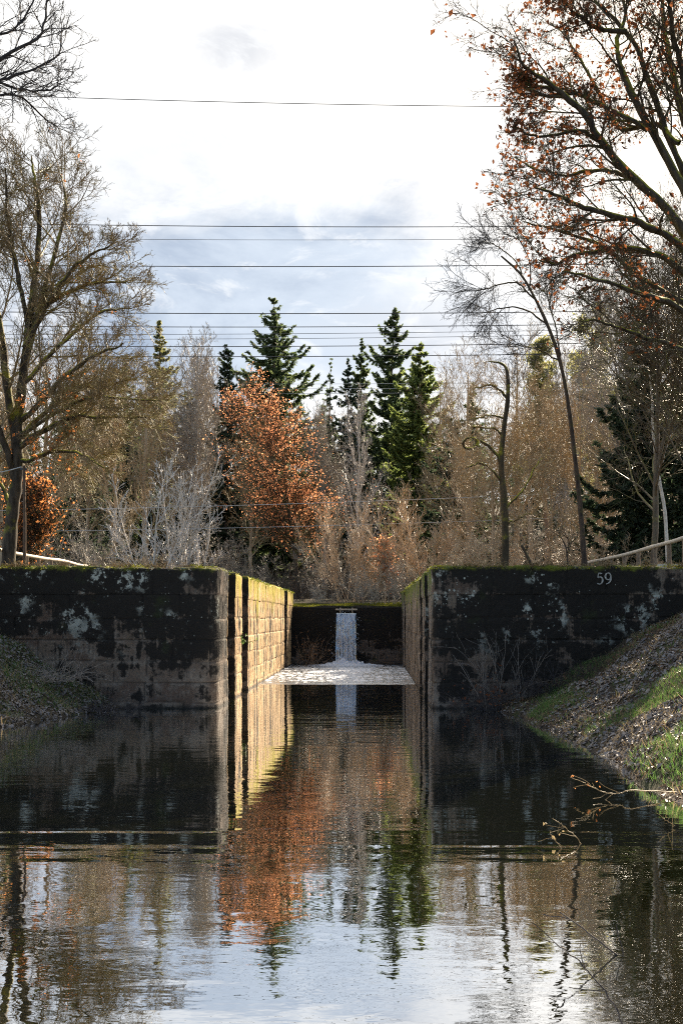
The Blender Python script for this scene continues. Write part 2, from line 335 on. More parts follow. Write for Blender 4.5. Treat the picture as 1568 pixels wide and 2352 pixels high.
def water_mat():
    m, nt = newmat('water'); tc = nd(nt, 'ShaderNodeTexCoord').outputs['Object']; o = xyz(nt, tc)
    y = o[1]
    near = sstep(nt, y, 5, 13, 1, 0)
    n1 = noise(nt, vscale(nt, tc, (.55, 3.4, 1)), 1.0, 3, .5, .3)
    n2 = noise(nt, vscale(nt, tc, (1.6, 2.6, 1)), 1.0, 4, .55, .4)
    n3 = noise(nt, vscale(nt, tc, (5, 7, 1)), 1.0, 2, .5)
    amp1 = sstep(nt, y, 6, 40, .0014, .006)
    h = ma(nt, 'ADD', ma(nt, 'MULTIPLY', n1, amp1), ma(nt, 'MULTIPLY', n2, ma(nt, 'MULTIPLY', .0055, sstep(nt, noise(nt, vscale(nt, tc, (.22, .5, 1)), 1.0, 3), .38, .66))))
    h = ma(nt, 'ADD', h, ma(nt, 'MULTIPLY', n3, sstep(nt, y, 3, 16, .0010, .0002)))
    for Y0, w_, A_ in ((11.25, .10, .0016), (10.55, .12, .0009), (9.75, .14, .0009)):
        e = ma(nt, 'DIVIDE', ma(nt, 'SUBTRACT', ma(nt, 'ADD', y, ma(nt, 'MULTIPLY', noise(nt, vscale(nt, tc, (.3, 0, 0)), 1.0, 2), .25)), Y0 + .12), w_)
        h = ma(nt, 'ADD', h, ma(nt, 'MULTIPLY', ma(nt, 'EXPONENT', ma(nt, 'MULTIPLY', ma(nt, 'MULTIPLY', e, e), -1)), ma(nt, 'MULTIPLY', A_, sstep(nt, o[0], -.6, -2.2, .55, 2.0) if Y0 > 11 else 1.0)))
    chop = ma(nt, 'MULTIPLY', sstep(nt, y, 36.0, 36.6), ma(nt, 'MULTIPLY', noise(nt, vscale(nt, tc, (2.2, 2.2, 1)), 1.0, 5, .7), .16))
    h = ma(nt, 'ADD', h, chop)
    b = nd(nt, 'ShaderNodeBump', {'Height': h, 'Strength': 1.0, 'Distance': 1.0})
    lw = nd(nt, 'ShaderNodeLayerWeight', {'Blend': .5, 'Normal': b.outputs[0]}).outputs['Facing']
    fr = ma(nt, 'ADD', .66, ma(nt, 'MULTIPLY', ma(nt, 'POWER', lw, 3.0), .33), clamp=True)
    gl = nd(nt, 'ShaderNodeBsdfGlossy', {'Color': (.95, .97, 1.0, 1), 'Roughness': .01, 'Normal': b.outputs[0]})
    bc = mixc(nt, noise(nt, tc, .35, 3), (.005, .007, .002), (.014, .014, .004))
    df = nd(nt, 'ShaderNodeBsdfDiffuse', {'Color': bc})
    ws = nd(nt, 'ShaderNodeMixShader', {0: fr, 1: df.outputs[0], 2: gl.outputs[0]})
    # floating foam below the fall; its white also paints sky reflected in choppy water
    fn = ma(nt, 'ADD', noise(nt, vscale(nt, tc, (5.5, 1.6, 1)), 1.0, 5, .75, .4), ma(nt, 'MULTIPLY', ma(nt, 'SUBTRACT', noise(nt, vscale(nt, tc, (.7, .45, 1)), 1.0, 4, .65, .8), .5), .55))
    zone = ma(nt, 'MULTIPLY', sstep(nt, y, 35.9, 36.3), sstep(nt, y, 50.0, 44.0, .3, 1))
    ff = ma(nt, 'MULTIPLY', sstep(nt, ma(nt, 'ADD', fn, sstep(nt, y, 35.9, 39.5, -.10, 0)), .50, .56), zone)
    fd = nd(nt, 'ShaderNodeBsdfDiffuse', {'Color': (.80, .85, .93, 1)})
    x = nd(nt, 'ShaderNodeMixShader', {0: ff, 1: ws.outputs[0], 2: fd.outputs[0]})
    finish(nt, x.outputs[0]); return m
M_WATER = water_mat()

def plain(name, c, rough=.6, spec=.4, c2=None, scale=6, metal=0):
    m, nt = newmat(name); tc = nd(nt, 'ShaderNodeTexCoord').outputs['Object']
    n = noise(nt, tc, scale, 5, .65)
    cc = mixc(nt, sstep(nt, n, .35, .65), c, c2 or tuple(v * .7 for v in c))
    b = nd(nt, 'ShaderNodeBump', {'Height': n, 'Strength': .3, 'Distance': .02})
    finish(nt, nd(nt, 'ShaderNodeBsdfPrincipled', {'Base Color': cc, 'Roughness': rough, 'Specular IOR Level': spec, 'Metallic': metal, 'Normal': b.outputs[0]}).outputs[0]); return m
M_RAIL = plain('weathered_rail', (.66, .58, .48), .5, .4, (.46, .40, .33), 9)
M_POST = plain('post_wood', (.26, .19, .13), .7, .3, (.15, .11, .08), 9)
M_POLE = plain('pole_wood', (.13, .08, .05), .7, .3, (.07, .045, .03), 7)
M_WIRE = plain('wire_metal', (.06, .065, .075), .5, .3)
M_PALEWIRE = plain('pale_wire', (.5, .5, .5), .4, .5)
M_NUM = plain('numeral_paint', (.46, .46, .42), .8, .2, (.16, .155, .14), 30)
M_PLANK = plain('wet_plank', (.42, .36, .28), .5, .4)

# ------------------------------------------------------------------ ground and water
WT = 3.3; XL, XR, YF, YW = -3.57, 1.43, 26.4, 51.5
def lin(a, b, s): return np.arange(a, b, s)
def vnoise(x, y, s, seed=0):
    r = np.random.default_rng(seed).random((64, 64)); u = np.asarray(x) * s + 31.7; v = np.asarray(y) * s + 17.3
    i, j = np.floor(u).astype(int), np.floor(v).astype(int); fu, fv = u - i, v - j
    fu = fu * fu * (3 - 2 * fu); fv = fv * fv * (3 - 2 * fv)
    g_ = lambda a, b: r[a % 64, b % 64]
    return (g_(i, j) * (1 - fu) + g_(i + 1, j) * fu) * (1 - fv) + (g_(i, j + 1) * (1 - fu) + g_(i + 1, j + 1) * fu) * fv - .5
def height(x, y):
    x, y = np.asarray(x, float), np.asarray(y, float)
    nn = vnoise(x, y, .5, 1) * .40 + vnoise(x, y, 1.7, 2) * .24 + vnoise(x, y, 5, 3) * .05
    xr = 3.45 - np.clip(y - 21.5, 0, 5) * .12 + np.clip(12.5 - y, 0, 9) * .05
    xl = -5.75 - np.clip(26 - y, 0, 7) * .36
    br = np.clip((x - xr) * .51, -1.2, 3.2); bl = np.clip((xl - x) * .60, -1.2, 3.2)
    fr_ = np.maximum(br, bl); fr_ = fr_ + nn * np.clip((fr_ + .4) * 2, 0, 1)
    back = np.where((x > XL - .9) & (x < XR + .9), -1.2, WT - .06 + nn * .3)
    s = np.clip((y - YW) / 16, 0, 1); s = s * s * (3 - 2 * s)
    side = np.clip((np.abs(x + 1) - 3.6) / 3, 0, 1)
    far = 2.66 + .55 * np.maximum(s, side) + nn * .25 + (lambda q: q * q * (3 - 2 * q))(np.clip((y - 94) / 60, 0, 1)) * 15
    return np.where(y < 27.0, fr_, np.where(y < YW + .55, back, far))
xs = np.unique(np.concatenate([[-900, -500, -250, -120, -70], lin(-45, -13, 1.5), lin(-13, XL - .95, .2), [XL - .95, XL - .85], lin(-4.2, 2.2, .4), [XR + .85, XR + .95], lin(2.45, 13, .2), lin(13, 46, 1.5), [70, 120, 250, 500, 900]]))
ys = np.unique(np.concatenate([[-60, -30, -12, -6, -3], lin(0, 26.9, .22), [26.95, 27.05], lin(27.4, YW + .5, .8), [YW + .5, YW + .6], lin(52.4, 70, .8), lin(70, 130, 4), [160, 220, 400, 1500]]))
GX, GY = np.meshgrid(xs, ys, indexing='ij')
tag(obj('ground', G().grid(GX, GY, height(GX, GY)), M_SOIL, smooth=True), kind='structure')
wx = np.array([-40, -9.5, 6.5, 40.]); wy = np.array([-60, 0, 30, YW + .2])
WX, WY = np.meshgrid(wx, wy, indexing='ij')
tag(obj('water', G().grid(WX, WY, np.zeros_like(WX)), M_WATER), kind='structure')

# ------------------------------------------------------------------ lock walls
def arc(cx, cy, r, a0, a1, n):
    a = np.radians(np.linspace(a0, a1, n)); return [(cx + r * math.cos(t), cy + r * math.sin(t)) for t in a]
def dense(pts, step=.12):
    out = []
    for (a, b) in zip(pts[:-1], pts[1:]):
        n = max(1, int(math.hypot(b[0] - a[0], b[1] - a[1]) / step))
        out += [(a[0] + (b[0] - a[0]) * i / n, a[1] + (b[1] - a[1]) * i / n) for i in range(n)]
    return np.array(out + [pts[-1]])
def masonry(S, Z, rows, lmin, lmax, seed):
    """joint closeness (0..1), random number and edge closeness of the block each point lies in"""
    r = np.random.default_rng(seed); rows = np.asarray(rows)
    k = np.clip(np.searchsorted(rows, Z.ravel()) - 1, 0, len(rows) - 2); s_ = S.ravel(); z_ = Z.ravel()
    s_ = s_ + vnoise(s_, z_, 1.3, seed + 1) * .05; z_ = z_ + vnoise(S.ravel(), z_, .9, seed + 2) * .035
    ds = np.empty(len(s_)); rn = np.empty(len(s_))
    for q in range(len(rows) - 1):
        e = np.cumsum(r.uniform(lmin, lmax, int(S.max() / lmin) + 4)) - lmax * r.random(); m_ = k == q
        i = np.clip(np.searchsorted(e, s_[m_]), 1, len(e) - 1); ds[m_] = np.minimum(s_[m_] - e[i - 1], e[i] - s_[m_]); rn[m_] = r.random(len(e))[i]
    dz = np.minimum(z_ - rows[k], rows[k + 1] - z_); d_ = np.maximum(np.minimum(ds, dz), 0) + vnoise(S.ravel(), Z.ravel(), 7, seed + 3) * .014
    f = lambda w_: np.clip(1 - d_ / w_, 0, 1).reshape(S.shape)
    return f(.034), rn.reshape(S.shape), f(.13)
def wall_sheet(plan, z0, z1, proud=0.0, cap=0.0, rnd=.05, side_from=None, rows=None, lens=(.55, 1.25), seed=5):
    """upright face of squared blocks along a plan line, joints recessed, with a worn upper arris and a flat top reaching back by cap"""
    p = dense(plan, .045); d = np.gradient(p, axis=0); d /= np.linalg.norm(d, axis=1, keepdims=True) + 1e-9
    s = np.concatenate([[0], np.cumsum(np.linalg.norm(np.diff(p, axis=0), axis=1))])
    far_ = np.abs(p[:, 0]) > 13; keep = ~far_ | (np.arange(len(p)) % 14 == 0); keep[[0, -1]] = True; p, d, s = p[keep], d[keep], s[keep]
    nrm = np.stack([d[:, 1], -d[:, 0]], 1)
    lo = np.linspace(z0, 0, 5)[:-1] if z0 < -.1 else []
    zs = list(lo) + list(np.linspace(max(z0, 0 if z0 < -.1 else z0), z1 - rnd, int((z1 - max(z0, 0)) / .04))); off = [proud] * len(zs)
    if cap:
        zs += [z1 - rnd * .35, z1, z1, z1]; off += [proud - rnd * .35, proud - rnd, proud - rnd - .3, -cap]
    else: zs += [z1]; off += [proud]
    zs, off = np.array(zs), np.array(off); m = len(zs)
    S, Z = np.meshgrid(s, zs, indexing='ij'); O = np.broadcast_to(off, S.shape)
    jn, rn, ed = masonry(S, Z, rows, *lens, seed)
    rough = vnoise(S, Z, 1.1, 5) * .04 + vnoise(S, Z, 3.7, 6) * .022 + vnoise(S, Z, 11, 7) * .014 - .022 * jn + (rn - .5) * .018 - .005 * ed ** 2
    top = np.clip((Z - (z1 - .16)) / .16, 0, 1) if cap else 0 * Z
    jt = jn[:, m - 8][:, None] if cap else 0
    wear = top * (vnoise(S, Z * 0, .9, 8) * .11 + vnoise(S, Z * 0, 4.0, 9) * .05 + vnoise(S, Z * 0, 13., 10) * .025 - .05 * jt + (rn[:, m - 8][:, None] - .5) * .03)
    chip = top * np.clip(vnoise(S, Z * 0, 2.3, 15) - .22, 0, 1) * .35
    O2 = O + np.where(O > -.2, rough - chip, 0)
    X = p[:, None, 0] + nrm[:, None, 0] * O2; Y = p[:, None, 1] + nrm[:, None, 1] * O2
    V = Z + np.where(np.arange(m) >= m - 2, np.abs(O - proud), 0) if cap else Z
    g_ = G(); g_.grid(X, Y, Z + wear - chip * .5); g_.uv = np.stack([S, V], -1).reshape(-1, 2)
    g_.at = dict(joint=jn.ravel(), block=rn.ravel(), edge=ed.ravel())
    g_.sidemask = np.repeat((p[:, 1] > (side_from or 1e9)) & (np.abs(nrm[:, 0]) > .6), m)  # slot faces turned to the viewer keep dark front stone as painted shade
    return g_
def wall_obj(name, g_, mats, parent=None):
    o = obj(name, g_, mats, parent, smooth=False); me = o.data
    uvl = me.uv_layers.new(name='UVMap'); li = np.empty(len(me.loops), np.int32); me.loops.foreach_get('vertex_index', li)
    uvl.data.foreach_set('uv', g_.uv[li].astype(np.float32).ravel())
    for k, v in g_.at.items(): me.attributes.new(k, 'FLOAT', 'POINT').data.foreach_set('value', v.astype(np.float32))
    if len(mats) > 1:
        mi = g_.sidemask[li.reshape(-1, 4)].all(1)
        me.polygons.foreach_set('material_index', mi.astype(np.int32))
    return o
d = .36
planL = [(-34, YF), (XL - .55, YF)] + arc(XL - .5, YF + .5, .5, -88, 0, 9) + [(XL, 28.45), (XL - d, 28.46), (XL - d, 30.05), (XL, 30.06), (XL, 31.6), (XL - d, 31.61), (XL - d, 33.2), (XL, 33.21),
         (XL, 47.1), (XL - d, 47.11), (XL - d, 48.6), (XL, 48.61), (XL, YW + 1.2), (XL - 3, YW + 1.25)]
planR = [(XR + 3, YW + 1.25), (XR, YW + 1.2), (XR, 48.61), (XR + d, 48.6), (XR + d, 47.11), (XR, 47.1), (XR, 33.21), (XR + d, 33.2), (XR + d, 31.61), (XR, 31.6), (XR, 30.06), (XR + d, 30.05), (XR + d, 28.46), (XR, 28.45)] \
        + arc(XR + .16, YF + .16, .16, 180, 268, 6) + [(34, YF)]
ZC = 2.65
ROWS = [-1.2, -.35, .13, .60, 1.09, 1.53, 2.01, 2.22, ZC]; ROWS = [-1.2, -.35, .14, .61, 1.10, 1.60, 2.10, ZC + .3]
wallL = wall_obj('lock_wall', wall_sheet(planL, -1.1, ZC, side_from=28.4, rows=ROWS, seed=50), [M_STONE, M_SIDE])  # rounded corner keeps the dark front stone, painting the shade there
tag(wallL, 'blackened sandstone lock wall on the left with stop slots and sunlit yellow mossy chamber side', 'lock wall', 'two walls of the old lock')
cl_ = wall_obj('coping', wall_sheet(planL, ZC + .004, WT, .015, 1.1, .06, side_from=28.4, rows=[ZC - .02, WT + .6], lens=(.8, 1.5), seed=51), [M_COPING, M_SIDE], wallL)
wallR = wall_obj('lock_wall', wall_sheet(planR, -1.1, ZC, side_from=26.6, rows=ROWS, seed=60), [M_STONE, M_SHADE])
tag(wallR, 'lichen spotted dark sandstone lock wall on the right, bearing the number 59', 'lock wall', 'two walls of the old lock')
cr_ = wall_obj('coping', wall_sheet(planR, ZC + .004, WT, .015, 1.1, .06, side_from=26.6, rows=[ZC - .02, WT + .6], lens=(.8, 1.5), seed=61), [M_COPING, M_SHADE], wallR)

# numerals 59
def ribbon(gg, pts, wd, y, th=.03):
    p = smoothline(pts, 26); w = np.interp(np.linspace(0, 1, 26), np.linspace(0, 1, len(wd)), wd)
    dd = norm(np.gradient(p, axis=0)); nn = np.stack([-dd[:, 1], dd[:, 0]], 1)
    a, b = p + nn * w[:, None], p - nn * w[:, None]
    for (A, B, y0, y1) in ((a, b, y - th, y - th), (a, a, y, y - th), (b, b, y - th, y)):
        q = np.stack([np.stack([A[:, 0], np.full(26, y0), A[:, 1]], 1), np.stack([B[:, 0], np.full(26, y1), B[:, 1]], 1)], 1)
        gg.grid(q[..., 0], q[..., 1], q[..., 2])
num = G(); nx, nz, hh = 5.22, 2.885, .27
ribbon(num, [(nx + .13, nz + hh - .012), (nx + .085, nz + hh - .018), (nx + .04, nz + hh - .012)], [.006, .016, .014], YF - .062)
ribbon(num, [(nx + .042, nz + hh - .012), (nx + .032, nz + .20), (nx + .028, nz + .145)], [.008, .008, .008], YF - .060)
ribbon(num, [(nx + .028, nz + .145), (nx + .075, nz + .172), (nx + .122, nz + .145), (nx + .135, nz + .09), (nx + .112, nz + .03), (nx + .065, nz + .004), (nx + .015, nz + .022)], [.006, .010, .014, .019, .014, .010, .014], YF - .064)
nx += .185
th_ = np.linspace(0, 2 * pi, 13)
ribbon(num, [(nx + .078 + .062 * math.cos(t), nz + .185 + .078 * math.sin(t)) for t in th_], [.018, .010, .018, .010, .018], YF - .062)
ribbon(num, [(nx + .142, nz + .19), (nx + .138, nz + .11), (nx + .10, nz + .04), (nx + .03, nz + .004)], [.016, .018, .012, .007], YF - .065)
tag(obj('numerals', num, M_NUM, wallR), 'pale painted number 59')

# moss cushions and tufts along the worn top edge
def blades(pts, h, w, lean=.5, gg=None, m=0):
    N = len(pts); U = rdir(N); U[:, 2] *= .2; U = norm(U) * (w * rng.uniform(.6, 1.4, N))[:, None]
    V = norm(np.stack([rng.normal(size=N) * lean, rng.normal(size=N) * lean, np.ones(N)], 1)) * (h * rng.uniform(.4, 1.4, N))[:, None]
    gg = gg or G(); gg.cards(pts, U, V, m, 'tri'); return gg
def edge_moss(plan, n, parent, name='moss'):
    p = dense(plan); p = p[(p[:, 0] > -13) & (p[:, 0] < 13)]
    dd = np.gradient(p, axis=0); dd /= np.linalg.norm(dd, axis=1, keepdims=True) + 1e-9; nrm = np.stack([-dd[:, 1], dd[:, 0]], 1)
    i = rng.integers(0, len(p), n); keep = vnoise(i * .12, i * 0., 1.0, 12) + .6 * vnoise(i * .12, i * 0., 4.0, 13) + rng.normal(size=n) * .12 > -.02
    i = i[keep]; n = len(i); back = rng.random(n) ** 1.5 * .55 - .03
    P = np.stack([p[i, 0] + nrm[i, 0] * back + rng.normal(size=n) * .04, p[i, 1] + nrm[i, 1] * back + rng.normal(size=n) * .04, WT - .02 + rng.random(n) * .03 - np.where(back < .02, .05, 0)], 1)
    lump = np.clip(vnoise(P[:, 0] + P[:, 1], P[:, 0] * 0, 2.6, 14) - .05, 0, 1)[:, None]; P[:, 2:] += lump * rng.random((n, 1)) * .16
    gg = blades(P, .028, .022, .9); gg2 = blades(P[::14], .09, .005, .6)
    o = obj(name, gg, M_MOSSTUFT, parent); o['kind'] = 'stuff'; o['label'] = 'yellow green moss'
    o = obj('grass_fringe', gg2, M_GRASS, parent); o['kind'] = 'stuff'
def coping_weeds(x0, x1, n, parent):
    cx = rng.uniform(x0, x1, n); P = []
    i = np.repeat(cx, 14); N = len(i)
    Q = np.stack([i + rng.normal(size=N) * .05, YF + .05 + rng.random(N) * .12, np.full(N, WT - .01)], 1); out = np.empty((N, 5, 3)); out[:, 0] = Q
    d = norm(np.stack([rng.normal(size=N) * .5, -rng.random(N) * .6, rng.uniform(.3, 1.2, N)], 1)); L = rng.uniform(.1, .32, N)[:, None]
    for k in range(1, 5): d = norm(d + [0, -.06, -.28] + rng.normal(size=(N, 3)) * .1); out[:, k] = out[:, k - 1] + d * L / 4
    o = obj('weeds', G().tubes(out, np.linspace(.006, .003, 5)[None] * np.ones((N, 1)), 3), M_DRYGRASS, parent); o['kind'] = 'stuff'
coping_weeds(-12, -4.2, 40, wallL); coping_weeds(1.6, 10, 60, wallR)
edge_moss(planL, 16000, wallL); edge_moss(planR, 16000, wallR)

# ------------------------------------------------------------------ weir, fall, plank
wx0, wx1 = at(773, 0, YW)[0], at(817, 0, YW)[0]; ZT = 2.60; ZO = 2.34
weir = empty('weir_wall', ((XL + XR) / 2, YW, 0), 0, 'dark stained cross wall with a notch the water pours through', 'weir')
def slab(x0, x1, z0, z1, y=YW, dep=.5, step=.06):
    nx_, nz_ = max(2, int((x1 - x0) / step)), max(2, int((z1 - z0) / step))
    a = np.linspace(x0, x1, nx_); b = np.concatenate([np.linspace(z0, z1 - .03, nz_), [z1, z1]])
    S, Z = np.meshgrid(a, b, indexing='ij'); yy = y + vnoise(S, Z, 2.2, 4) * .04; yy[:, -2] += .03; yy[:, -1] = y + dep
    g_ = G(); g_.grid(S - (XL + XR) / 2, yy - YW, Z); g_.uv = np.stack([S, Z], -1).reshape(-1, 2); g_.at = dict(zip(('joint', 'block', 'edge'), [q.ravel() for q in masonry(S + 9, Z, ROWS, .7, 1.3, 70)])); return g_
for nm, a in (('wall_block', (XL - .3, wx0, -1, ZT)), ('wall_block', (wx1, XR + .3, -1, ZT)), ('sill', (wx0 - .002, wx1 + .002, -1, ZO - .03))):
    wall_obj(nm, slab(*a), [M_WEIR], weir)
gg = G(); gg.box(((wx0 + wx1) / 2 - (XL + XR) / 2, .04, ZO + .16), ((wx1 - wx0) / 2 + .06, .05, .035))
gg.box((wx0 + .16 - (XL + XR) / 2, .09, ZO + .11), (.03, .03, .13)); gg.box((wx1 - .16 - (XL + XR) / 2, .09, ZO + .11), (.03, .03, .13))
obj('plank', gg, M_PLANK, weir)
gg = G(); gg.box(((wx0 + wx1) / 2 - (XL + XR) / 2, .26, (ZO - .04 + ZT) / 2), ((wx1 - wx0) / 2 + .05, .02, .15)); obj('notch_back', gg, M_WEIR, weir)

def fall_mat():
    m, nt = newmat('falling_water'); tc = nd(nt, 'ShaderNodeTexCoord').outputs['Object']
    n = noise(nt, vscale(nt, tc, (13, 6, 1.0)), 1.0, 6, .7); n2 = noise(nt, vscale(nt, tc, (30, 10, 7)), 1.0, 4, .7)
    f = sstep(nt, ma(nt, 'ADD', ma(nt, 'MULTIPLY', n, .65), ma(nt, 'MULTIPLY', n2, .35)), .44, .58)
    ox = xyz(nt, tc)
    edge = sstep(nt, ma(nt, 'ADD', ma(nt, 'ABSOLUTE', ox[0]), ma(nt, 'MULTIPLY', ma(nt, 'SUBTRACT', noise(nt, vscale(nt, tc, (4, 4, 5)), 1.0, 4, .7), .5), .35)), .36, .47, 1, 0)
    f = ma(nt, 'MULTIPLY', ma(nt, 'MULTIPLY', f, edge), sstep(nt, ox[2], 2.33, 2.2))
    a = nd(nt, 'ShaderNodeBsdfDiffuse', {'Color': (.72, .79, .88, 1)})
    gl = nd(nt, 'ShaderNodeBsdfGlossy', {'Color': (.6, .7, .8, 1), 'Roughness': .15})
    tr = nd(nt, 'ShaderNodeBsdfTranslucent', {'Color': (.75, .82, .92, 1)})
    tp = nd(nt, 'ShaderNodeBsdfTransparent')
    a2 = nd(nt, 'ShaderNodeMixShader', {0: .4, 1: a.outputs[0], 2: tr.outputs[0]})
    b = nd(nt, 'ShaderNodeMixShader', {0: .82, 1: gl.outputs[0], 2: tp.outputs[0]})
    x = nd(nt, 'ShaderNodeMixShader', {0: f, 1: b.outputs[0], 2: a2.outputs[0]}); finish(nt, x.outputs[0]); return m
M_FALL = fall_mat(); M_FOAM = plain('foam', (.82, .86, .92), .5, .3, (.6, .66, .75), 9)
fall = empty('waterfall', ((wx0 + wx1) / 2, YW, 0), 0, 'narrow white waterfall pouring from the notch in the dark weir', 'waterfall')
fw = (wx1 - wx0) / 2
for lay in range(3):
    a = np.linspace(-fw, fw, 60); t = np.linspace(0, 1, 70)
    A, T_ = np.meshgrid(a, t, indexing='ij'); drop = T_ ** 1.25
    z = ZO * (1 - drop) + .0; spread = 1 + .08 * T_ + vnoise(T_ * 30, A * 0 + lay * 7, 1, 21) * .04
    yy = -.06 - .42 * np.sqrt(T_) - lay * .05 + vnoise(A * 9, T_ * 6 + lay * 11, 1, 20 + lay) * .09
    obj('water_sheet', G().grid(A * spread, yy, z), M_FALL, fall, smooth=True)
nd_ = 900; t = rng.random(nd_) ** .7
P = np.stack([rng.normal(size=nd_) * fw * (.55 + .12 * t), -.1 - .5 * np.sqrt(t) + rng.normal(size=nd_) * .08, ZO * (1 - t ** 1.2) + rng.normal(size=nd_) * .05 + .03], 1)
P[:, 2] = np.maximum(P[:, 2], .02)
dr = G(); U = rdir(nd_) * .018; dr.cards(P, U, norm(np.cross(U, rdir(nd_))) * .014, 0, 'fold'); 
o = obj('droplets', dr, M_FOAM, fall); o['kind'] = 'stuff'
a = np.linspace(-1.7, 1.7, 120); b = np.linspace(-1.8, .2, 70); A, B = np.meshgrid(a, b, indexing='ij')
hgt = .17 * np.exp(-(A / .75) ** 2 - ((B + .5) / .32) ** 2) + .07 * np.exp(-(A / 1.5) ** 2 - ((B + .6) / .7) ** 2)
hgt = hgt * (1 + 1.3 * vnoise(A, B, 7, 31) + .9 * vnoise(A, B, 15, 32)) - .022
obj('foam', G().grid(A, B, hgt), M_FOAM, fall, smooth=True)

# ------------------------------------------------------------------ handrails, pole, wires
def handrail(x, ys_, zt, label, rails=(0.0,), name='log_handrail', r=.062, dip=None, cross=False):
    root = empty(name, (x, ys_[0], WT - .1), 0, label, 'handrail')
    y0, y1 = ys_[0] - .5, ys_[-1] + .6
    n = 40; yy = np.linspace(y0, y1, n); zz = np.full(n, zt) + vnoise(yy, yy * 0, .35, 44) * .10
    P = np.stack([vnoise(yy, yy * 0, .4, 45) * .12, yy - ys_[0], zz - WT + .1], 1)
    obj('rail', G().tubes(P, np.full(n, r) * (1 + vnoise(yy, yy * 0, 1.2, 46) * .25), 8, cap=True), M_RAIL, root, smooth=True)
    for y in ys_:
        h_ = np.interp(y, yy, zz) - r * .6
        b_ = float(height(x, y)) - .15
        P = np.array([[0, y - ys_[0], b_ - WT + .1], [.01, y - ys_[0], (b_ + h_) / 2 - WT + .1], [0, y - ys_[0], h_ - WT + .1]])
        obj('post', G().tubes(P, [.07, .068, .066], 7, cap=True), M_POST, root, smooth=True)
    return root
handrail(-11.75, [32.8, 34.2, 35.7, 37.2, 38.9, 40.3, 41.9, 43.5, 45.0, 46.5], 4.28, 'weathered log handrail by the towpath above the left wall')
handrail(8.45, [29.2, 30.7, 32.3, 33.9, 36.0, 38.0, 40.0, 42.0, 44.0], 4.24, 'grey log handrail above the right wall near number 59')
# low plank fence behind the right handrail
fr = empty('plank_fence', (13.5, 39.5, WT - .1), 0, 'low fence of two grey horizontal planks behind the right handrail', 'fence')
for z_ in (.42, .62, ):
    gg = G(); gg.box((0, 0, z_ + .1), (3.6, .02, .065)); obj('plank', gg, M_RAIL, fr)
for x_ in (-3.2, -1.1, 1.1, 3.2):
    gg = G(); gg.box((x_, .075, .25), (.055, .05, .6)); obj('post', gg, M_POST, fr)

pp = at(57, 1300, 34.0)
pole = empty('wooden_pole', (pp[0], 34, WT - .1), 0, 'thin brown wooden pole standing beside the oak trunk', 'pole')
obj('shaft', G().tubes(np.array([[0, 0, -.1], [.005, 0, 1.7], [-.01, 0, 3.46]]), [.05, .047, .042], 8, cap=True), M_POLE, pole, smooth=True)
gg = G(); gg.box((-.03, 0, 3.36), (.1, .02, .025)); gg.box((-.1, -.002, 3.39), (.012, .012, .05)); obj('bracket', gg, M_WIRE, pole)
P = smoothline([(-.1, 0, 3.42), (-.7, 0, 3.27), (-2.2, .4, 3.1), (-6, 1.5, 3.15)], 30)
obj('cable', G().tubes(P, np.full(30, .018), 5), M_PALEWIRE, pole)

wires = [ # y at px 0, y at px 1568 (picture units), distance, radius, words
 (222, 249, 60, .02, 'topmost thin wire, high in the white sky'),
 (516, 519, 72, .027, 'dark wire crossing the sky, second from the top'),
 (549, 546, 72, .014, 'faint thin wire just under the second wire'),
 (611, 606, 72, .027, 'dark wire alone in the middle of the blue cloud gap'),
 (719, 714, 72, .028, 'dark wire just above the tip of the right spruce'),
 (751, 743, 72, .026, 'dark wire crossing the upper crown of the tallest spruce'),
 (770, 755, 84, .018, 'thin slanting wire, upper of a close pair before the spruces'),
 (781, 766, 84, .018, 'thin slanting wire, lower of a close pair before the spruces'),
 (797, 786, 78, .027, 'dark wire level with the tops of the small spruces'),
 (820, 810, 78, .028, 'lowest dark wire against the sky, across the spruce crowns'),
 (882, 876, 92, .016, 'pale thin wire in front of the spruce crowns, upper of three'),
 (893, 887, 92, .016, 'pale thin wire in front of the spruce crowns, middle of three'),
 (905, 897, 92, .016, 'pale thin wire in front of the spruce crowns, lowest of three'),
 (1176, 1122, 58, .014, 'pale low wire in front of the dark wood, upper one'),
 (1224, 1180, 58, .012, 'pale low wire in front of the dark wood, lower one')]
for (ya, yb, Y, r, lb) in wires:
    # the spans run on well past both sides of the picture
    a, b = at(-700, ya - (yb - ya) * .45, Y), at(2300, yb + (yb - ya) * .47, Y); a[2] += .5; b[2] += .5
    t = np.linspace(0, 1, 60)[:, None]; P = a * (1 - t) + b * t; P[:, 2] -= (1 - (2 * t[:, 0] - 1) ** 2) * .6
    tag(obj('overhead_wire', G().tubes(P, np.full(60, r), 4), M_PALEWIRE if 'pale' in lb else M_WIRE), lb, 'wire', 'overhead wires across the sky')

